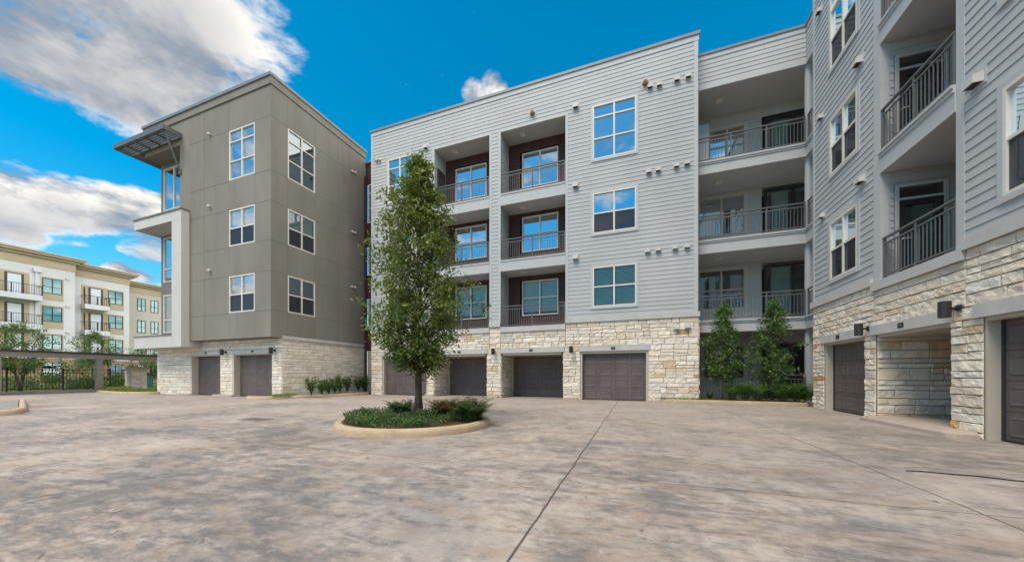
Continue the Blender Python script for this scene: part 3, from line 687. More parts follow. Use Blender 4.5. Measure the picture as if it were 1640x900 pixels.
for (a, b, c, d), w0, k in zip(bwz, W0, range(4)):
    window(mid, bw, w0, W1, a, b, (a + (b - a) * .48,), 2, 'tan_frame', glassm='glass' if k < 2 else 'glass_dark', blind=None, trim='trim', n=.01)
    o = MB(); P = bw
    P.box(o, DX0, DX0 + .09, c, d, -.05, .03); P.box(o, DX1 - .09, DX1, c, d, -.05, .03); P.box(o, DX0 + .09, DX1 - .09, d - .09, d, -.05, .03); P.box(o, DX0 + .09, DX1 - .09, c, c + .09, -.05, .03)
    mx = (DX0 + DX1) / 2; P.box(o, mx - .06, mx + .06, c + .09, d - .09, -.05, .02); oo = o.build('sliding_door', M['dark_frame'], mid)
    q = MB(); q.quad(*[bw.p(x, z, -.02) for x, z in ((DX0 + .05, c + .05), (DX1 - .05, c + .05), (DX1 - .05, d - .05), (DX0 + .05, d - .05))]); q.build('pane', M['glass_dark'], oo)
    q = MB(); x = DX0 + .3
    while x < DX0 + (.85 if k != 2 else .9): q.quad(bw.p(x, c + .12, -.12), bw.p(x + .075, c + .12, -.10), bw.p(x + .075, d - .12, -.10), bw.p(x, d - .12, -.12)); x += .085
    q.build('blinds', M['blind'], oo)
    q = MB(); q.quad(*[bw.p(x, z, -.6) for x, z in ((DX0, c), (DX1, c), (DX1, d), (DX0, d))]); q.build('room', M['room'], oo)
for z in (BT, 9.39, 6.11): soffit_light(mid, 3.35, YB + .85, z)
t = MB(); t.box(SRt + .06, 3.0, YBK - .9, YBK - .02, 9.9, 12.1); t.build('storage_closet', M['trim'], mid)
# bulk behind the facades, so that the block stands up from other sides
t = MB(); t.box(SL + .02, SRt - .02, 17.92, 27, 0, 14.4); t.box(SL, SRt, YC + .5, 17.9, TOPO + .12, 14.45); t.box(SRt, 12, YBK + .7, 27, 0, 14.2); t.box(SRt + .03, 12, YB + .1, YBK + .7, 13.1, 14.2)
t.box(-16, SL, 18.2, 27, 0, 14.2); t.build('rear_wall', M['siding'], mid)

# ------------------------------------------------------------------ right wing
rw = empty('apartment_building', (6.5, 9, 0), 'nearest apartment wing at right, lap siding over rugged cream stone with an open entry recess', 'building')
FR = Fr('x-', XRW); YE = 14.3; YN = -3.0; RTOP = 15.2
RB = (8.81, 10.9); RZ = ((3.42, 3.2), (6.53, 6.02), (9.65, 9.17), (12.6, 12.3))
RW1 = (11.83, 13.2); RW2 = (6.35, 7.93)
RWZ = ((4.0, 5.75, (4.9,)), (7.2, 8.9, (8.05,)), (10.42, 12.7, (11.3, 12.2)))
RB2 = (2.0, 4.1)
rh = [(RB[0], RB[1], 3.0, 12.3), (RB2[0], RB2[1], 3.0, 12.3)] + [(w[0] - .1, w[1] + .1, z0 - .1, z1 + .1) for w in (RW1, RW2) for z0, z1, _ in RWZ]
t = MB(); siding(t, FR, YN, YE - .1, 3.55, RTOP, rh); siding(t, Fr('x-', XRW), YE - .1, YE - .1, 3.55, 3.6); t.build('siding', M['siding'], rw)
t = MB(); FR.box(t, YE - .1, YE, 3.55, RTOP, -.3, .022)
for a, b in (RB, RB2):
    FR.box(t, b, b + .26, 3.42, 12.3, -.15, .02); FR.box(t, a - .17, a, 3.42, 12.3, -.15, .02)
t.build('trim', M['trim'], rw)
t = MB(); FR.box(t, YN, YE + .05, RTOP, RTOP + .12, -.5, .07); t.build('coping', M['coping'], rw)
t = MB()
for a, b, z0, z1 in ((RB[1] + .28, YE + .05, 3.35, 3.55), (RB[0] - .2, RB[1] + .28, 3.2, 3.42), (RB2[1] + .28, RB[0] - .2, 3.37, 3.57), (YN, RB2[1] + .28, 3.2, 3.42)):
    FR.box(t, a, b, z0, z1, -.08, .08)
t.build('stone_ledge', M['cast'], rw)
RO = ((11.53, 13.58, .22), (8.93, 11.1, 2.4), (5.5, 8.29, .2), (2.2, 5.0, .2)); RDH = 2.11; RHT = 2.34
st = MB(); ys = [YN] + [q for a, b, _ in RO[::-1] for q in (a, b)] + [YE]
for i in range(0, len(ys), 2):
    stones(st, FR, ys[i], ys[i + 1], 0, RDH, PAL_RUST, 70 + i, .05)
    stones(st, FR, ys[i] + (.06 if i else 0), ys[i + 1] - (.06 if i < 8 else 0), RDH, RHT, PAL_RUST, 90 + i, .05)
stones(st, FR, RB[1] + .28, YE, RHT, 3.35, PAL_RUST, 81, .055); stones(st, FR, RB[0] - .2, RB[1] + .28, RHT, 3.2, PAL_RUST, 84, .05); stones(st, FR, RB2[1] + .28, RB[0] - .2, RHT, 3.37, PAL_RUST, 83, .05)
stones(st, FR, YN, RB2[1] + .28, RHT, 3.2, PAL_RUST, 86, .1)
Fnear = Fr('y-', RO[1][1]); stones(st, Fnear, XRW + .02, XRW + 2.4, 0, RDH, PAL_RUST, 87, .06)
def back_facing(yv, x0, x1):                # stone return facing +Y
    class Q(Fr):
        def p(s, a, z, n): return (a, s.c + n, z)
    return Q('y+', yv)
stones(st, back_facing(RO[1][0], 0, 0), XRW + .02, XRW + 2.4, 0, RDH, PAL_RUST, 88, .08)
stones(st, back_facing(YE, 0, 0), XRW, XRW + .5, 0, 3.35, PAL_RUST, 89, .1)
st.build('stone_base', [M['stone'], M['mortar']], rw)
hb = MB()
for a, b, d in RO: FR.box(hb, a - .04, b + .14, RDH, RHT, -.3, .06)
hb.build('header_beam', M['cast'], rw)
for k, (a, b, d) in enumerate(RO):
    jm = MB(); w = .035
    FR.box(jm, a, a + w, 0, RDH - .002, -d - .05, -.015); FR.box(jm, b - w, b, 0, RDH - .002, -d - .05, -.015 if d < 1 else -d + .03); FR.box(jm, a + w, b - w, RDH - .07, RDH - .002, -d - .05, -.012)
    jm.build('door_jamb', M['tan'], rw)
    e = MB(); FR.box(e, b - w - .05, b - w, 0, RDH - .07, -d - .05, -d + .02); FR.box(e, a + w, a + w + .05, 0, RDH - .07, -d - .05, -d + .02); e.build('door_track', M['dark_frame'], rw)
    garage_door(rw, FR, a + w + .05, b - w - .05, .005 if d < 1 else .13, RDH - .08, -d, 3 if k == 0 else 4)
    plaque(rw, FR, (12.69, 10.15, 7.0, 3.6)[k], 2.23, .06)
apron(XRW - .42, XRW + 2.5, 8.32, 11.04, .12)
apron(XRW - .12, XRW + .3, 11.06, 11.6, .06)
wall_lamp(rw, FR, 11.33, 2.30, .03); wall_lamp(rw, FR, 8.72, 2.35, .03); wall_lamp(rw, FR, 5.25, 2.35, .03)
RBF = 1.75
for bi, (a, b) in enumerate((RB, RB2)):
    fs = Fr('y-', b); t = MB(); sh = [(XRW + .22, XRW + 1.2, z + .0, z + 2.28) for z, _ in RZ[:3]]
    siding(t, fs, XRW + .15, XRW + RBF, 3.42, 12.3, sh); siding(t, FR.at(RBF), a, b, 3.42, 12.3); t.build('porch_wall', M['siding'], rw)
    t = MB(); siding(t, back_facing(a, 0, 0), XRW + .15, XRW + RBF, 3.42, 12.3); t.build('porch_wall', M['brown'], rw)
    t = MB(); FR.box(t, a, b, 12.3, 12.4, -RBF, 0); t.build('balcony_ceiling', M['ceiling_trim'], rw)
    for i, (zt, zb) in enumerate(RZ[:3]):
        s = MB()
        if i:
            FR.box(s, a, b, zb, zt - .14, -RBF, .035); FR.box(s, a, b, zt - .14, zt - .06, -RBF, .06); FR.box(s, a, b, zt - .06, zt, -RBF, .09)
        else: FR.box(s, a, b, 3.22, 3.415, -RBF, -.06)
        s.build('balcony_slab', M['trim'], rw)
        railing(rw, FR, a + .02, b - .02, zt, n=-.03 if i == 0 else 0.0, posts=1.0, step=.105)
        x0, x1 = XRW + .24, XRW + 1.18
        o = MB(); fs.box(o, x0 - .0, x0 + .07, zt, zt + 2.26, -.04, .03); fs.box(o, x1 - .07, x1, zt, zt + 2.26, -.04, .03); fs.box(o, x0 + .07, x1 - .07, zt + 2.19, zt + 2.26, -.04, .03); fs.box(o, x0 + .07, x1 - .07, zt + 1.88, zt + 1.93, -.04, .025)
        oc = o.build('door_frame', M['trim'], rw)
        o = MB(); fs.box(o, x0 + .07, x0 + .2, zt + .02, zt + 1.88, -.03, .0); fs.box(o, x1 - .2, x1 - .07, zt + .02, zt + 1.88, -.03, .0); fs.box(o, x0 + .2, x1 - .2, zt + 1.76, zt + 1.88, -.03, 0); fs.box(o, x0 + .2, x1 - .2, zt + .02, zt + .22, -.03, 0)
        od = o.build('balcony_door', M['dark_frame'], rw)
        q = MB(); q.quad(*[fs.p(x, z, -.012) for x, z in ((x0 + .19, zt + .2), (x1 - .19, zt + .2), (x1 - .19, zt + 1.78), (x0 + .19, zt + 1.78))]); q.quad(*[fs.p(x, z, -.012) for x, z in ((x0 + .06, zt + 1.92), (x1 - .06, zt + 1.92), (x1 - .06, zt + 2.2), (x0 + .06, zt + 2.2))]); q.build('pane', M['glass_dark'], od)
        q = MB(); z = zt + .24
        while z < zt + 1.72: q.quad(fs.p(x0 + .22, z, -.05), fs.p(x1 - .22, z, -.05), fs.p(x1 - .22, z + .04, -.07), fs.p(x0 + .22, z + .04, -.07)); z += .05
        q.build('blinds', M['blind'], od)
        q = MB(); q.quad(*[fs.p(x, z, -.3) for x, z in ((x0, zt), (x1, zt), (x1, zt + 2.26), (x0, zt + 2.26))]); q.build('room', M['room'], od)
        h_ = MB(); h_.tube([fs.p(x0 + .13, zt + .95, 0), fs.p(x0 + .13, zt + .95, .06)], .02, 8); h_.bar(fs.p(x0 + .13, zt + .95, .06), fs.p(x0 + .25, zt + .95, .06), .02); h_.build('door_handle', M['vent'], od)
for w in (RW1, RW2):
    for k, (z0, z1, rr) in enumerate(RWZ):
        window(rw, FR, w[0], w[1], z0, z1, rr, 2, 'frame', 'glass_soft', blind=(.9 if k == 0 else (.5 if w is RW2 else None)), trim='trim', n=.01, screen=True)
for px, py in ((1315, 17), (1379, 98), (1317, 187), (1383, 287), (1319, 345), (1569, 128)): vent(rw, FR, xy(px, XRW), xz(px, py, XRW), sc=.8 if px < 1340 else 1.0)
t = MB(); siding(t, back_facing(YE, 0, 0), XRW, 10, 3.55, RTOP); t.build('side_wall', M['siding'], rw)
t = MB(); t.box(XRW + 2.6, 16, YN, 13.9, 0, RTOP - .1); t.box(XRW + .3, 16, 11.3, 13.9, RDH + .4, RTOP - .1) if False else None
t.box(XRW + .3, 16, YN, YE - .05, 12.95, RTOP - .05); t.build('rear_wall', M['siding'], rw)

# ------------------------------------------------------------------ olive stucco block
ol = empty('apartment_building', (-21, 12, 0), 'olive grey stucco block with steel trellis awning and white frame over two garage doors', 'building')
YL, XL, YS = 11.1, -16.0, 11.68; XW = -26.28; XF0, XF1 = -22.97, -22.15; YR = 17.0; YG = 11.82
FL, FX, FS = Fr('y-', YL), Fr('x+', XL), Fr('y-', YS)
OWZ = ((4.17, 5.97, (5.05,)), (7.45, 9.24, (8.32,)), (10.72, 13.15, (11.62, 12.58)))
OW = (yx(367, YL), yx(408, YL)); OX = (xy(461, XL), xy(504.6, XL))
def panel_wall(mb, fr, s0, s1, z0, z1, holes, n0=-.25, n1=0.0):
    ss = sorted({s0, s1} | {q for h in holes for q in h[:2]}); zz = sorted({z0, z1} | {q for h in holes for q in h[2:]})
    for a, b in zip(ss, ss[1:]):
        for c, d in zip(zz, zz[1:]):
            if any(h[0] <= (a + b) / 2 <= h[1] and h[2] <= (c + d) / 2 <= h[3] for h in holes): continue
            mb.quad(fr.p(a, c, n1), fr.p(b, c, n1), fr.p(b, d, n1), fr.p(a, d, n1))
    for h in holes:
        P = fr.p
        for a in h[:2]: mb.quad(P(a, h[2], n0), P(a, h[2], n1), P(a, h[3], n1), P(a, h[3], n0))
        for z in h[2:]: mb.quad(P(h[0], z, n0), P(h[1], z, n0), P(h[1], z, n1), P(h[0], z, n1))
t = MB(); panel_wall(t, FL, XF0, XL, 2.9, 14.66, [(OW[0], OW[1], z0, z1) for z0, z1, _ in OWZ]); panel_wall(t, FX, YL, YR, 3.0, 14.66, [(OX[0], OX[1], z0, z1) for z0, z1, _ in OWZ])
t.box(XW, XF0, YL, YL + .3, 13.42, 14.66); t.box(XW, XF0, YL + .3, 12.6, 13.42, 14.66); t.quad((XF0, YL, 2.9), (XF0, YG + .5, 2.9), (XF0, YG + .5, 13.42), (XF0, YL, 13.42))
t.quad((XL, YL, 2.9), (XL, YS + .04, 2.9), (XL, YS + .04, 3.0), (XL, YL, 3.0)); t.quad((XF0, YL, 2.9), (XL, YL, 2.9), (XL, YS + .3, 2.9), (XF0, YS + .3, 2.9)); t.quad((XW, 12.6, 0), (XW, YR, 0), (XW, YR, 14.66), (XW, 12.6, 14.66))
t.build('stucco_wall', M['olive'], ol)
t = MB()
t.box(XW - .05, XL + .05, YL - .05, YL + .1, 14.66, 15.02); t.box(XL - .1, XL + .05, YL + .1, YR + .02, 14.66, 15.02); t.box(XW - .05, XW + .1, YL + .1, YR, 14.66, 15.02); t.build('parapet_band', M['olive'], ol)
t = MB(); t.box(XW - .1, XL + .1, YL - .1, YL + .2, 15.02, 15.16); t.box(XL - .2, XL + .1, YL + .2, YR + .08, 15.02, 15.16); t.box(XW - .1, XW + .2, YL + .2, YR, 15.02, 15.16); t.build('coping', M['coping'], ol)
t = MB(); t.box(XW + .02, XL - .05, YL + .1, YR - .05, 14.5, 14.6); t.box(XW + .1, XL - 1.1, 13.0, YR, 0, 14.5); t.build('roof', M['coping'], ol)
j = MB(); d = .012
zl = [13.2, 10.68, 9.26, 7.42, 5.99, 4.14]
for z in zl:
    def segs(a, b, w): return [(a, b)] if not any(z0 - .05 < z < z1 + .05 for z0, z1, _ in OWZ) else [(a, w[0]), (w[1], b)]
    for a, b in segs(XF1, XL, OW): FL.box(j, a, b, z - d, z + d, -.01, .003)
    for a, b in segs(YL, YR, OX): FX.box(j, a, b, z - d, z + d, -.01, .003)
def vjoint(fr, s, cut):
    zz = [2.95] + ([q for z0, z1, _ in OWZ for q in (z0, z1)] if cut else []) + [14.6]
    for a, b in zip(zz[::2], zz[1::2]): fr.box(j, s - d * .7, s + d * .7, a + .02, b - .02, -.01, .0025)
vjoint(FL, OW[1] + .0, True); vjoint(FL, OW[0], True); vjoint(FL, -20.9, False); vjoint(FX, OX[0], True); vjoint(FX, OX[1], True); vjoint(FX, 14.9, False)
j.build('control_joints', M['joint'], ol)
for k, (z0, z1, rr) in enumerate(OWZ):
    window(ol, FL, *OW, z0, z1, rr, 2, 'frame', 'glass', n=-.02, blind=.45 if k == 1 else None, screen=k < 2); window(ol, FX, *OX, z0, z1, rr, 2, 'frame', 'glass_soft', n=-.02, blind=(None, .55, None)[k], screen=k < 2)
for px, py in ((337, 216), (337, 331), (337, 433.5)): vent(ol, FL, yx(px, YL), yz(px, py, YL), 'pipe', n=0)
for px, py in ((563, 275), (567.5, 277), (563, 371.5), (567.5, 373), (563, 459.5), (567.5, 460.5)): vent(ol, FX, xy(px, XL), xz(px, py, XL), 'pipe', n=0)
# white frame
t = MB(); YF = 10.75; XE = -26.47
t.box(XF0, XF1, YF, YG + .1, 3.2, 9.2); t.box(XE, XF1, YF, YG + .35, 9.2, 9.70); t.box(XE, XF1, YF, YG + .35, 2.57, 3.2)
t.build('white_frame', M['white'], ol)
t = MB(); t.box(XE - .04, XF1 + .04, YF - .04, YG + .0, 9.70, 9.78); t.build('frame_flashing', M['spandrel'], ol); t = MB(); t.box(XE - .03, XF0, YF - .03, YG, 3.2, 3.25); t.build('frame_flashing', M['spandrel'], ol)
t = MB()
for z in (7.4, 5.4): t.box(XF0 - .003, XF1 + .003, YF - .003, YL, z - .008, z + .008)
t.box(XF0, XF1 + .003, YF - .003, YL, 9.19, 9.205); t.box(XF0 - .01, XF0 + .005, YF - .003, YF + .01, 2.57, 3.2)
t.build('control_joints', M['cast'], ol)
# glazed corner
GF = Fr('y-', YG); t = MB()
gz = [(3.45, 5.5, 5.5), (6.55, 9.1, 9.1), (10.0, 13.2, 13.2)]
GZ = ((3.55, 5.75), (6.5, 9.1), (9.95, 13.1))
def wallz(fr, a, b, w):
    panel_wall(t, fr, a, b, 3.2, 13.42, [(w[0], w[1], z0, z1) for z0, z1 in GZ])
wallz(GF, XW, XF0 + .02, (XW + .25, XF0 - .1)); t.quad((XW, YG, 3.2), (XW, 12.6, 3.2), (XW, 12.6, 13.42), (XW, YG, 13.42)); t.build('spandrel_wall', M['spandrel'], ol)
for z0, z1 in GZ: window(ol, GF, XW + .27, XF0 - .12, z0, z1, (z0 + .75,), 3, 'frame', 'glass', n=0, room=.9)
# trellis awning
YA, XA, ZA = 10.3, -27.5, 13.72; XA1 = yx(292, YL)
aw = MB()
aw.box(XA, XA1, YA, YA + .07, ZA - .0, ZA + .24); aw.box(XA1 - .07, XA1, YA + .07, YL, ZA, ZA + .24); aw.box(XA, XA + .07, YA + .07, 14.5, ZA, ZA + .24); aw.box(XW, XA1 - .07, YL - .07, YL - .002, ZA, ZA + .2)
aw.box(XW - .08, XW - .002, YL - .07, 14.5, ZA, ZA + .2)
o_aw = aw.build('awning', M['awning'], ol)
q = MB(); x = XW
for k in range(1, 5): x = XA1 + (XA - XA1) * k / 5; q.box(x - .05, x + .05, YA + .07, YL - .07, ZA + .02, ZA + .18)
y = YL
while y < 14.2: q.box(XA + .07, XW - .08, y - .05, y + .05, ZA + .02, ZA + .18); y += .9
q.build('purlins', M['awning'], o_aw)
q = MB()
for k in range(1, 6):
    y = YA + .07 + (YL - YA - .14) * k / 6; q.box(XA + .07, XA1 - .07, y - .02, y + .02, ZA + .03, ZA + .12)
for k in range(1, 8):
    x = XA + .07 + (XW - XA - .15) * k / 8; q.box(x - .02, x + .02, YL, 14.4, ZA + .03, ZA + .12)
q.build('louvre_bars', M['awning'], o_aw)
q = MB(); q.bar((XA1 - .12, YA + .12, ZA + .02), (XF0 + .08, YL - .04, ZA - 1.75), .055); q.box(XF0 + .0, XF0 + .16, YL - .06, YL + .0, ZA - 1.9, ZA - 1.65)
q.bar((XW - .9, YA + .12, ZA + .02), (XW - .03, YL + .1, ZA - .28), .055); q.build('strut', M['awning'], o_aw)
# stone base
GO = ((yx(306, YS), yx(360, YS + .2)), (yx(373, YS), yx(436, YS))); GH = 2.18
st = MB(); xs = [XW - .05, GO[0][0], GO[0][1], GO[1][0], GO[1][1], XL - .06]
for i in range(0, 6, 2): stones(st, FS, xs[i], xs[i + 1], 0, GH + .22, PAL_PALE, 120 + i, .12)
stones(st, FS, xs[0], xs[-1], GH + .22, 2.9, PAL_WARM[:4], 131, .12)
stones(st, Fr('x+', XL - .06), YS + .0, YR, 0, 2.84, PAL_PALE, 133, .1); stones(st, Fr('x-', XW - .05), YS, YR, 0, 2.57, PAL_PALE, 134, .2)
st.build('stone_base', [M['stone'], M['mortar']], ol)
t = MB(); FX.box(t, YS - .02, YR + .05, 2.84, 2.998, -.1, .05); t.build('stone_ledge', M['cast'], ol)
hb = MB()
for a, b in GO: FS.box(hb, a, b, GH, GH + .22, -.3, .045)
hb.build('header_beam', M['cast'], ol)
for k, (a, b) in enumerate(GO):
    jm = MB(); FS.box(jm, a + .0, a + .12, 0, GH - .002, -.35, .02); FS.box(jm, b - .05, b, 0, GH - .002, -.35, -.02); FS.box(jm, a + .12, b - .05, GH - .06, GH - .002, -.35, -.01); jm.build('door_jamb', M['tan'], ol)
    garage_door(ol, FS, a + .12, b - .05, .005, GH - .07, -.28, 4 if k else 3); plaque(ol, FS, (a + b) / 2 + .1, GH + .11, .045)
wall_lamp(ol, FS, (GO[0][1] + GO[1][0]) / 2, 2.3, .03); wall_lamp(ol, FS, GO[1][1] + .22, 2.3, .03)
apron(GO[0][1] - .35, GO[1][0] + .2, YS - .3, YS + .02, .1)
apron(GO[0][0] - .9, GO[0][0] + .1, YS - .2, YS + .02, .1)

# ------------------------------------------------------------------ far building
fb = empty('apartment_building', (-62, 20, 0), 'pale stepped apartment building with tan cornices and black balcony rails beyond the iron fence', 'building')
def far_window(fr, s0, s1, z0, z1, arch=False, panel=True):
    w = MB(); e = .07
    for a, b, c, d in ((s0, s0 + e, z0, z1), (s1 - e, s1, z0, z1), (s0 + e, s1 - e, z1 - e, z1), (s0 + e, s1 - e, z0, z0 + e), ((s0 + s1) / 2 - .04, (s0 + s1) / 2 + .04, z0 + e, z1 - e), (s0 + e, (s0 + s1) / 2 - .04, z0 + (z1 - z0) * .42, z0 + (z1 - z0) * .42 + .06), ((s0 + s1) / 2 + .04, s1 - e, z0 + (z1 - z0) * .42, z0 + (z1 - z0) * .42 + .06)):
        fr.box(w, a, b, c, d, -.1, .05)
    o = w.build('window', M['far_frame'], fb)
    g = MB(); g.quad(*[fr.p(a, z, .015) for a, z in ((s0, z0), (s1, z0), (s1, z1), (s0, z1))]); g.build('pane', M['glass_teal'], o)
    r_ = MB(); r_.quad(*[fr.p(a, z, .004) for a, z in ((s0, z0), (s1, z0), (s1, z1), (s0, z1))]); r_.build('blinds', M['blind'] if z0 > 3 else M['room'], o)  # pale blinds upstairs; dark sheets below stand in for unlit rooms
    if panel:
        c = MB(); fr.box(c, s0 - .09, s0, z0 - .75, z1 + .12, -.05, .03); fr.box(c, s1, s1 + .09, z0 - .75, z1 + .12, -.05, .03); fr.box(c, s0, s1, z1, z1 + .12, -.05, .03); fr.box(c, s0, s1, z0 - .75, z0, -.05, .02); c.build('casing', M['far_tan'], o)
def far_block(X, y0, y1, back, top, wins, wall='far_white', x_end=True):
    fr = Fr('x+', X); t = MB(); t.box(X - back, X, y0, y1, 2.9, top - 1.5); t.build('wall', M[wall], fb)
    t = MB(); t.box(X - back, X - .05, y0 + .05, y1 - .05, -.1, 2.9); t.build('lower_wall', M['far_brown'], fb)
    t = MB(); t.box(X - back, X + .06, y0 - .06, y1 + .06, top - 1.5, top - .62); t.build('frieze', M['far_tan'], fb)
    t = MB(); t.box(X - back, X + .75, y0 - .75, y1 + .75, top - .16, top); t.box(X - back, X + .62, y0 - .62, y1 + .62, top - .36, top - .16); t.box(X - back, X + .3, y0 - .3, y1 + .3, top - .62, top - .36); t.build('cornice', M['far_tan'], fb)
    return fr
X1, X2, X3 = -61.0, -62.6, -66.6
y120 = xy(120, X1)
f1 = far_block(X1, -8, y120, 10, 14.45, None)
a, b = xy(67.5, X1), xy(99.5, X1)
for z0, z1 in ((10.1, 11.75), (7.0, 8.65), (3.9, 5.55)): far_window(f1, a, b, z0, z1)
far_window(f1, a, b, .25, 2.5, panel=False)
def far_balcony(fr, s0, s1, X, zs):
    for z in zs:
        t = MB(); t.box(X - .02, X + 1.2, s0, s1, z - .55, z); t.build('balcony_slab', M['far_white'], fb)
        t = MB(); fr2 = Fr('x+', X); e = 1.14
        fr2.box(t, s0, s1, z + 1.0, z + 1.05, e - .03, e + .03); fr2.box(t, s0, s1, z + .1, z + .14, e - .02, e + .02)
        k = max(2, round((s1 - s0) / 1.6))
        for i in range(k + 1): y = s0 + (s1 - s0) * i / k; fr2.box(t, y - .04, y + .04, z, z + 1.0, e - .03, e + .03)
        y = s0
        while y < s1: fr2.box(t, y - .01, y + .01, z + .14, z + 1.0, e - .01, e + .01); y += .16
        for y in (s0 + .03, s1 - .03): t.box(X, X + 1.12, y - .03, y + .03, z + 1.0, z + 1.05)
        t.build('railing', M['dark_metal'], fb)
        c = MB(); fr2.box(c, s0 + .1, s0 + (s1 - s0) * .62 + .95, z, z + 2.4, -.05, .02); c.build('porch_panel', M['far_tan'], fb)
        dm = s0 + (s1 - s0) * .62; t = MB(); fr2.box(t, dm - .6, dm + .6, z, z + 2.2, -.02, .05); o = t.build('balcony_door', M['far_frame'], fb)
        q = MB(); fr2.box(q, dm - .42, dm + .42, z + .1, z + 2.1, .05, .055); q.build('pane', M['far_door'], o)
        far_window(Fr('x+', X + .02), s0 + .3, dm - .9, z + .55, z + 2.1, panel=False)
far_balcony(f1, xy(-45, X1), xy(60, X1), X1, (9.55, 6.45, 3.4))
t = MB(); yq = xy(58, X1); f1.box(t, yq - .1, yq + .1, 3, 12.2, 0, .16); f1.box(t, yq - .25, yq + .3, 12.2, 12.6, 0, .3); t.build('downspout', M['far_white'], fb)
y203 = xy(207, X2)
f2 = far_block(X2, y120 + .3, y203, 10, 14.35, None)
a, b = xy(173, X2), xy(196.5, X2)
for z0, z1 in ((10.1, 11.75), (7.0, 8.65), (3.9, 5.55)): far_window(f2, a, b, z0, z1)
far_window(f2, a, b, .6, 2.5, panel=False)
far_balcony(f2, xy(128, X2), xy(168, X2), X2, (9.55, 6.45, 3.4))
f3 = far_block(X3, y203 - .5, xy(330, X3), 10, 14.2, None, 'far_cream')
for pa, pb in ((219.5, 233), (241, 253.5)):
    for z0, z1 in ((10.2, 12.0), (7.1, 8.9), (4.0, 5.8), (.8, 2.5)): far_window(f3, xy(pa, X3), xy(pb, X3), z0, z1, panel=False)
for py, z in ((443, 12.0), (0, 8.9), (0, 5.9), (0, 2.2)):
    v = MB(); yq = xy(108, X1); f1.box(v, yq - .15, yq + .15, z - .1, z + .1, 0, .12); v.build('vent', M['vent'], fb)

# ------------------------------------------------------------------ carport, fence, pillar, yard
cp = empty('carport', (-33.2, 12, 0), 'flat brown metal carport beam on square posts in front of the iron fence', 'carport')
XP = -32.6
t = MB(); t.box(XP - .18, XP + .12, -2, 27, 2.12, 2.42); t.build('fascia_beam', M['carport'], cp)
t = MB(); t.box(XP - 2.6, XP + .2, -2.1, 27.1, 2.42, 2.52); t.build('roof_deck', M['dark_frame'], cp)
for y in (xy(159, XP), xy(-1, XP) - .1, 22.0):
    t = MB(); t.box(XP - .16, XP + .1, y - .14, y + .14, 0, 2.12); t.build('post', M['carport'], cp)
fe = empty('iron_fence', (-35, 6, 0), 'black iron picket fence along the far edge of the drive', 'fence')
FF = Fr('x+', -34.8); t = MB(); y0, y1 = -6, 13.7
FF.box(t, y0, y1, 1.42, 1.46, -.02, .02); FF.box(t, y0, y1, 1.22, 1.25, -.02, .02); FF.box(t, y0, y1, .22, .26, -.02, .02); t.build('rail', M['dark_metal'], fe)
t = MB(); y = y0
while y < y1: FF.box(t, y - .009, y + .009, .12, 1.5, -.009, .009); y += .14
t.build('pickets', M['dark_metal'], fe)
y = y0
while y < y1 + .1:
    t = MB(); FF.box(t, y - .035, y + .035, .08, 1.56, -.035, .035); t.build('post', M['dark_metal'], fe); y += 2.1
fe2 = empty('iron_fence', (-34, 17, 0), 'short black iron fence run between the stone pillar and the olive block', 'fence')
t = MB(); FF.box(t, 15.0, 19, 1.30, 1.34, -.02, .02); FF.box(t, 15.0, 19, .2, .24, -.02, .02); t.build('rail', M['dark_metal'], fe2)
t = MB(); y = 15.0
while y < 19: FF.box(t, y - .009, y + .009, .1, 1.38, -.009, .009); y += .14
t.build('pickets', M['dark_metal'], fe2)
pi = empty('stone_pillar', (-34.7, 14.3, 0), 'short square stone gate pillar with pale cap at the end of the iron fence', 'pillar')
st = MB(); PX, PY, PW = -34.7, xy(218, -34.7), .42
stones(st, Fr('x+', PX + PW), PY - PW, PY + PW, 0, 1.55, PAL_WARM, 201, .15, big=.7); stones(st, Fr('y-', PY - PW), PX - PW, PX + PW, 0, 1.55, PAL_PALE, 202, .15, big=.7); st.cur = 1; st.box(PX - PW, PX + PW - .05, PY - PW + .05, PY + PW, 0, 1.55); st.cur = 0
st.build('shaft', [M['stone'], M['mortar']], pi)
t = MB(); t.box(PX - .52, PX + .52, PY - .52, PY + .52, 1.55, 1.7); t.build('cap', M['cast'], pi)

# ------------------------------------------------------------------ planting
G_TREE = [((.05, .088, .016), 3), ((.088, .14, .024), 4), ((.135, .19, .034), 3), ((.21, .26, .05), 2), ((.14, .11, .03), .15)]
G_DARK = [((.018, .05, .016), 3), ((.03, .075, .022), 3), ((.055, .11, .03), 1.3)]
G_FRESH = [((.05, .115, .025), 3), ((.08, .165, .035), 3), ((.14, .22, .045), 1.5)]
G_YELLOW = [((.17, .20, .025), 3), ((.25, .27, .04), 2), ((.07, .10, .02), 2)]
G_FERN = [((.03, .075, .02), 3), ((.05, .11, .03), 2), ((.02, .05, .015), 2)]
G_BROWN = [((.16, .10, .035), 3), ((.11, .07, .025), 2), ((.10, .11, .03), 1)]
def leaf(mb, p, d, up, ln, w, tone):
    d = d.normalized(); sd_ = d.cross(up); sd_ = sd_.normalized() if sd_.length > 1e-3 else Vector((1, 0, 0))
    q = p + d * ln * .5; nn = sd_.cross(d) * ln * .08
    mb.quad(p, q + sd_ * w / 2 + nn, p + d * ln, q - sd_ * w / 2 + nn, tone)
def pick(rg, pal): 
    c = rg.choices([c for c, w in pal], [w for c, w in pal])[0]; k = rg.uniform(.8, 1.25); return tuple(q * k for q in c)
def rdir(rg, droop=0):
    while True:
        v = Vector((rg.uniform(-1, 1), rg.uniform(-1, 1), rg.uniform(-1, 1)))
        if .1 < v.length < 1: v.normalize(); v.z -= droop; return v.normalized()
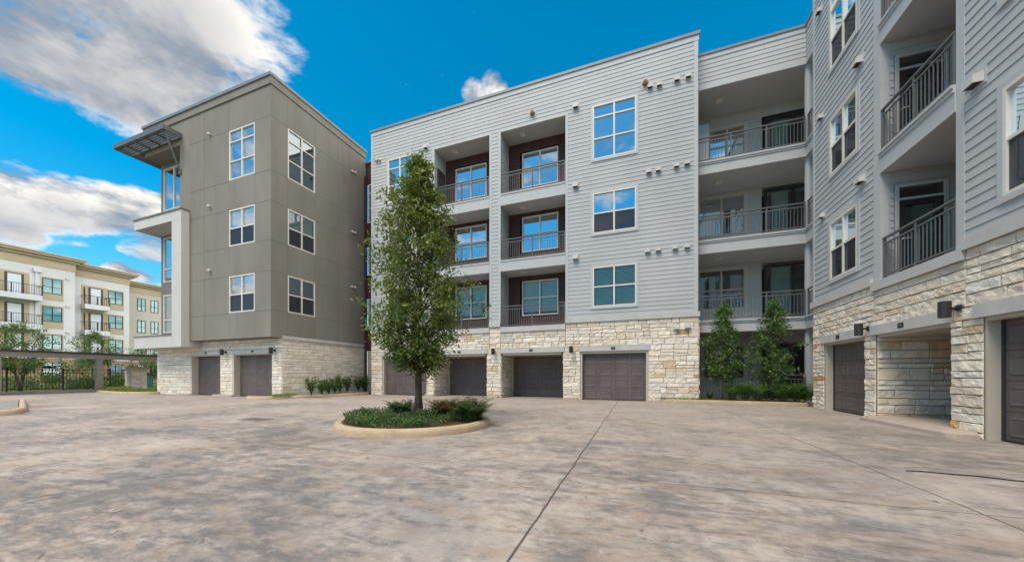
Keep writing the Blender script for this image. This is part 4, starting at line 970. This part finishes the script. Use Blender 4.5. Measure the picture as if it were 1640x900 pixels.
def spray(mb, rg, base, tip, count, sp, ln, w, pal, droop=.3):
    """leaves along a twig"""
    for k in range(count):
        t = rg.random() ** .7; p = base.lerp(tip, t) + Vector((rg.gauss(0, sp), rg.gauss(0, sp), rg.gauss(0, sp)))
        d = (tip - base).normalized() * .5 + rdir(rg, droop); leaf(mb, p, d, rdir(rg) + Vector((0, 0, 1.2)), ln * rg.uniform(.6, 1.2), w * rg.uniform(.7, 1.2), pick(rg, pal))
def make_tree(name, base, label, cat, prof, trunk_r, seed, limbs, twigs, lpt, ln, w, pal, group=None, z_first=None, up=.55, stems=1, lean=.0, wob=.05, keep=.9, jit=(.72, 1.08)):
    rg = random.Random(seed); base = Vector(base); root = empty(name, base, label, cat, group)
    zs = [p[0] for p in prof]; top = zs[-1]
    def rad(z):
        for (a, ra), (b, rb) in zip(prof, prof[1:]):
            if a <= z <= b: return ra + (rb - ra) * (z - a) / (b - a)
        return 0
    tr = MB(); cr = MB(); axes = []
    for s in range(stems):
        pts, rr = [], []; a = 2 * math.pi * s / stems + rg.random(); n = 12
        for k in range(n + 1):
            t = k / n; z = base.z + (top - base.z - .1) * t
            off = Vector((math.cos(a), math.sin(a), 0)) * lean * t
            pts.append(Vector((base.x, base.y, z)) + off + Vector((rg.gauss(0, wob), rg.gauss(0, wob), 0)) * min(1, t * 3))
            flare = 1.55 if k == 0 else 1
            rr.append(max(.006, trunk_r * flare * (1 - t * .93)))
        tr.tube(pts, rr, 10); axes.append(pts)
    for i in range(limbs):
        ax = axes[i % stems]; f = (i + .5) / limbs; z = zs[0] + (top - zs[0]) * f ** 1.15 * .96
        zt = z; R_ = rad(zt); a = i * 2.39996 + rg.uniform(-.4, .4); reach = R_ * rg.uniform(*jit)
        start_z = max(base.z + .3, z - reach * up); t = (start_z - ax[0].z) / (ax[-1].z - ax[0].z); t = max(.05, min(.98, t)); k = min(int(t * 12), 11); p0 = ax[k].lerp(ax[k + 1], t * 12 - k)
        cxy = Vector((base.x, base.y, 0)); p2 = Vector((base.x + math.cos(a) * reach, base.y + math.sin(a) * reach, zt)); p1 = p0.lerp(p2, .5) + Vector((0, 0, reach * .12))
        tr.tube([p0, p1, p2], [max(.008, trunk_r * .25 * (1 - t * .7)), .008, .003], 5, False)
        for j in range(twigs):
            if rg.random() > keep: continue
            u = rg.uniform(.25, 1.0); b = (p0.lerp(p1, u * 2) if u < .5 else p1.lerp(p2, u * 2 - 1)); d = ((p2 - p0).normalized() * .6 + rdir(rg) * .9); d.z += .15
            tip = b + d.normalized() * rg.uniform(.18, .42) * (R_ + .35) * .8
            tr.tube([b, tip], [.005, .002], 4, False)
            spray(cr, rg, b, tip, lpt, .055 * (1 + R_ * .3), ln, w, pal)
    tr.build('trunk', M['bark'], root, True); cr.build('crown', M['leaf'], root); return root
TB = (-4.83, 6.80)
make_tree('island_tree', (*TB, .13), 'tall slender leafy tree growing in the round kerbed island', 'tree',
          [(1.4, .6), (1.8, 1.0), (2.3, 1.32), (3.2, 1.36), (4.0, 1.18), (4.7, .90), (5.3, .62), (5.8, .34), (6.3, .04)], .088, 5, 108, 9, 21, .12, .048, G_TREE, up=.75, keep=.88, jit=(.5, 1.0))
for k, (px, top, pr, lb) in enumerate(((1157, 3.95, [(1.0, .55), (1.5, .95), (2.2, .85), (3.0, .45), (3.9, .06)], 'young evergreen tree beside the stone corner of the garages, left of the pair'),
                                     (1237, 4.0, [(.95, .5), (1.5, 1.05), (2.1, .95), (2.6, .6), (3.2, .42), (4.0, .06)], 'young evergreen tree nearer the right wing, with a bushy lower right side'))):
    make_tree('young_tree', (yx(px, 15.5), 15.5, .1), lb, 'tree', [(q[0], q[1] * .92) for q in pr],     .035, 20 + k, 38, 7, 16, .115, .06, G_FRESH, 'young trees in front of the balcony bay', up=.5, wob=.02, keep=.78, jit=(.45, 1.25))
def clump(name, loc, label, cat, group, seed, blades, h, spread, pal, kind='blade', wd=.018):
    rg = random.Random(seed); root = Vector(loc); mb = MB()
    for k in range(blades):
        a = rg.uniform(0, 6.283); tone = pick(rg, pal); r0 = rg.uniform(0, spread * .25); L_ = h * rg.uniform(.65, 1.15); out = rg.uniform(.25, 1) * spread
        p0 = root + Vector((math.cos(a) * r0, math.sin(a) * r0, 0)); d = Vector((math.cos(a), math.sin(a), 0)); sd_ = Vector((-d.y, d.x, 0))
        pts = [p0 + d * out * t ** 1.4 + Vector((0, 0, L_ * (1.55 * t - .75 * t * t))) for t in (0, .25, .5, .75, 1)]
        if kind == 'blade':
            for i in range(4):
                w0, w1 = wd * (1, 1, .85, .6, .1)[i], wd * (1, 1, .85, .6, .1)[i + 1]; mb.quad(pts[i] - sd_ * w0, pts[i] + sd_ * w0, pts[i + 1] + sd_ * w1, pts[i + 1] - sd_ * w1, tone)
        else:
            for i in range(14):
                t = .12 + .88 * i / 14; q = min(int(t * 4), 3); p = pts[q].lerp(pts[q + 1], t * 4 - q); ll = .085 * math.sin(math.pi * min(1, t * .85 + .12)) + .015
                for s in (1, -1): leaf(mb, p, sd_ * s + d * .45 - Vector((0, 0, .15)), Vector((0, 0, 1)), ll * rg.uniform(.8, 1.2), .022, tone)
    o = mb.build(name, M['leaf']); 
    return tag(o, label, cat, group)
sagos = [(1172, 15.28, .8), (1193, 15.3, .85), (1214, 15.25, .78), (1254, 15.2, .8), (1276, 15.15, .9), (1294, 15.1, .82)]
sl_ = ['leftmost of the bright fern clumps beside the slim left trunk', 'fern clump between the two young trunks, second from the left', 'fern clump just left of the right young trunk', 'fern clump just right of the right young trunk', 'fern clump second from the right wing stone corner', 'fern clump touching the right wing stone corner']
for k, (px, y, h) in enumerate(sagos): clump('fern_clump', (yx(px, y), y, .1), sl_[k], 'fern', 'bright ferns in the bay bed', 40 + k, 80, h, .5, [((.07, .16, .03), 3), ((.11, .22, .04), 3), ((.17, .28, .05), 1.5)], 'fern')
clump('shrub', (yx(1136, 15.7), 15.7, .1), 'small dark bush in the bed next to the stone corner', 'shrub', None, 39, 60, .35, .25, G_DARK)
for k, (x, y, h, pal, lb, sp) in enumerate(((-5.35, 6.95, .42, G_FERN, 'dark green fern hugging the left side of the island trunk', .5), (-4.3, 7.0, .48, G_BROWN, 'browned dry fern right behind the island trunk', .62), (-3.85, 7.05, .45, G_BROWN, 'second browned fern in the middle right of the island', .5), (-3.5, 7.0, .55, G_FERN, 'large green fern on the right side of the island', .62), (-3.35, 6.6, .42, G_FERN, 'low green fern near the right kerb of the island', .5))):
    clump('fern_clump', (x, y, .14), lb, 'fern', 'ferns on the tree island', 50 + k, 70, h, sp, pal, 'fern')
rg = random.Random(77); mb = MB(); k = 0
def cover(mb, rg, n, fn, z0, zh, ln, w, pal):
    done = 0
    while done < n:
        p = fn(rg)
        if p is None: continue
        x, y, hgt = p; b = Vector((x, y, z0 + rg.random() ** .7 * hgt * zh)); leaf(mb, b, rdir(rg, -.45), Vector((0, 0, 1)) + rdir(rg) * .7, ln * rg.uniform(.6, 1.3), w * rg.uniform(.7, 1.2), pick(rg, pal)); done += 1
def isl(rg):
    a, r = rg.uniform(0, 6.283), (IR - .2) * math.sqrt(rg.random()); x, y = IC.x + r * math.cos(a), IC.y + r * math.sin(a)
    nn = noise.noise(Vector((x * 1.7, y * 1.7, 4.0))) + .2
    if y > IC.y + .55 and x > -5.6: return None
    if nn < -.02: return None
    if x > IC.x + 1.0 and y < IC.y - .15: return None
    return x, y, min(1, .35 + nn * 1.6)
cover(mb, rg, 9500, isl, .12, .22, .055, .027, [((.03, .075, .025), 3), ((.05, .115, .03), 3), ((.085, .16, .05), 2)])
tag(mb.build('ground_cover', M['leaf']), 'low dark green creeping ground cover on the tree island mulch', 'ground cover', None, 'stuff')
mb = MB()
def lbed(rg):
    t = rg.random(); x = -26.6 - 7.2 * t; y = 11.15 + .25 * abs(t * 2 - 1) + rg.random() * 1.2 + max(0, t - .75) * 4
    nn = noise.noise(Vector((x * .9, y * .9, 1.0))) + .35; return (x, y, nn) if nn > 0 and x > -33.9 else None
cover(mb, rg, 5000, lbed, .1, .32, .09, .04, G_YELLOW)
tag(mb.build('ground_cover', M['leaf']), 'yellow green ground cover in the bed beside the stone pillar', 'ground cover', None, 'stuff')
mb = MB()
def sbed(rg): return (rg.uniform(-16.1, -15.3), rg.uniform(10.95, 12.0), .6) if rg.random() < .5 else (rg.uniform(.9, 5.6), rg.uniform(15.12, 15.4), .5)
cover(mb, rg, 3000, sbed, .1, .14, .05, .025, G_DARK + G_YELLOW)
tag(mb.build('ground_cover', M['leaf']), 'thin creeping ground cover along the wall kerbs', 'ground cover', None, 'stuff')
# shrubs along the olive block
names = ['nearest and fullest glossy shrub at the base of the olive block side wall', 'second glossy shrub from the camera along the olive block side wall', 'third glossy shrub along the olive block side wall', 'fourth glossy shrub, mid row along the olive block side wall', 'taller spindly shrub, fifth along the olive block side wall', 'sixth shrub along the olive block side wall', 'seventh shrub, beside the gap near the brown downspout', 'last shrub of the row, against the tan utility door']
def shrub(loc, label, h, r, seed, pal, group, n=26):
    rg = random.Random(seed); b = Vector(loc); root = empty('shrub', loc, label, 'shrub', group); st = MB(); cr = MB()
    for k in range(n):
        a = rg.uniform(0, 6.283); d = Vector((math.cos(a) * r * rg.uniform(.2, 1), math.sin(a) * r * rg.uniform(.2, 1), h * rg.uniform(.5, 1.05))); tip = b + d; mid_ = b + Vector((d.x * .35, d.y * .35, d.z * .5))
        st.tube([b, mid_, tip], [.009, .006, .003], 4, False); spray(cr, rg, mid_ * .6 + b * .4, tip, 15, .04, .12, .055, pal, -.1)
    st.build('stems', M['bark'], root); cr.build('foliage', M['leaf'], root); return root
pxs = [(499, 12.1, .88, .36), (516, 12.9, .72, .34), (526, 13.4, .78, .34), (536, 13.9, .8, .32), (544, 14.4, .98, .26), (556, 15.0, .9, .38), (574, 16.0, 1.0, .38), (583, 16.5, .85, .34)]
for k, (px, y, h, r_) in enumerate(pxs): shrub((max(yx(px, y), -15.75) if k > 4 else yx(px, y), y, .1), names[k], h, r_, 60 + k, G_FRESH + G_DARK, 'shrubs along the olive block')
# trees and shrubs in the yard beyond the fence
yard = [('crepe_myrtle', 32, -40.0, 5.2, [(1.6, .9), (2.6, 1.8), (3.6, 1.6), (4.8, .5)], 4, .9, 'multi stemmed airy tree behind the fence, left of the carport post'),
        ('crepe_myrtle', 152, -44.0, 5.0, [(2.2, .8), (3.0, 1.6), (3.8, 1.4), (4.9, .4)], 3, .8, 'pale green airy tree rising above the carport roof beside its middle post'),
        ('crepe_myrtle', 238, -44.0, 4.6, [(1.0, .8), (2.0, 1.4), (3.4, 1.7), (4.6, .8)], 4, .7, 'leafy tree behind the stone pillar, partly hidden by the olive block')]
for k, (nm, px, X, tp, pr, stm, ln_, lb) in enumerate(yard):
    make_tree(nm, (X, xy(px, X), 0), lb, 'tree', pr, .06, 80 + k, 36, 7, 16, .17, .075, G_FRESH, 'airy trees in the yard beyond the fence', up=.8, stems=stm, lean=ln_)
ylab = ['broad dark bush behind the fence, left of the carport post', 'low bush under the far ground floor window', 'low bush left of the carport middle post', 'clipped hedge shrub right of the carport middle post', 'hedge shrub just left of the stone pillar', 'dark bush at the far left behind the fence']
for k, (px, X, h, r_) in enumerate(((122, -42, 2.5, 2.0), (85, -44, 1.3, 1.5), (140, -39, .9, .9), (178, -41, 1.2, 1.4), (200, -41, 1.2, 1.2), (20, -44, 1.0, 1.5))):
    rg = random.Random(90 + k); b = Vector((X, xy(px, X), 0)); root = empty('shrub', b, ylab[k], 'shrub', 'bushes in the yard beyond the fence'); cr = MB(); st = MB()
    for q in range(110):
        a = rg.uniform(0, 6.283); e = rg.uniform(.0, 1.4); d = Vector((math.cos(a) * math.cos(e) * r_, math.sin(a) * math.cos(e) * r_, math.sin(e) * h)) * rg.uniform(.75, 1.05); spray(cr, rg, b + d * .7, b + d, 12, .12, .17, .08, G_DARK + G_FRESH, 0)
        if q % 8 == 0: st.tube([b, b + d * .6], [.02, .008], 4, False)
    st.build('stems', M['bark'], root); cr.build('foliage', M['leaf'], root)
ub = empty('utility_cabinet', (-42, xy(236.5, -42), 0), 'small teal utility cabinet standing in the yard behind the stone pillar', 'cabinet'); y = xy(236.5, -42)
t = MB(); t.box(-42.3, -41.8, y - .3, y + .3, 0.05, .95); t.build('body', M['teal'], ub); t = MB(); t.box(-42.35, -41.74, y - .34, y + .34, .95, 1.02); t.build('lid', M['teal'], ub)
t = MB(); t.quad((-37.2, -8, .0), (-36.0, -8, .0), (-36.6, 20, .0), (-37.8, 20, .0)); structure(t, 'path', M['apron'])

# ------------------------------------------------------------------ small things on the drive
t = MB(); rg = random.Random(3); p0, p1 = (2.95, 5.30), (4.9, 5.12)
pts = [(p0[0] + (p1[0] - p0[0]) * k / 20, p0[1] + (p1[1] - p0[1]) * k / 20 + .04 * math.sin(k * .45) + .015 * math.sin(k * 1.3), .007) for k in range(21)]
t.tube(pts, .0065, 6); tag(t.build('cable', M['rubber'], None, True), 'thin black cable lying across the concrete at the right', 'cable')
dr = empty('drain_grate', (-8.97, 5.85, 0), 'dark iron drain grate set in the concrete left of the tree island', 'drain')
t = MB(); t.box(-9.32, -8.62, 5.62, 5.66, .001, .014); t.box(-9.32, -8.62, 6.02, 6.06, .001, .014); t.box(-9.32, -9.28, 5.66, 6.02, .001, .014); t.box(-8.66, -8.62, 5.66, 6.02, .001, .014); t.build('rim', M['iron'], dr)
t = MB()
for k in range(9): x = -9.25 + k * .075; t.box(x - .014, x + .014, 5.66, 6.02, .002, .012)
t.build('bars', M['iron'], dr)
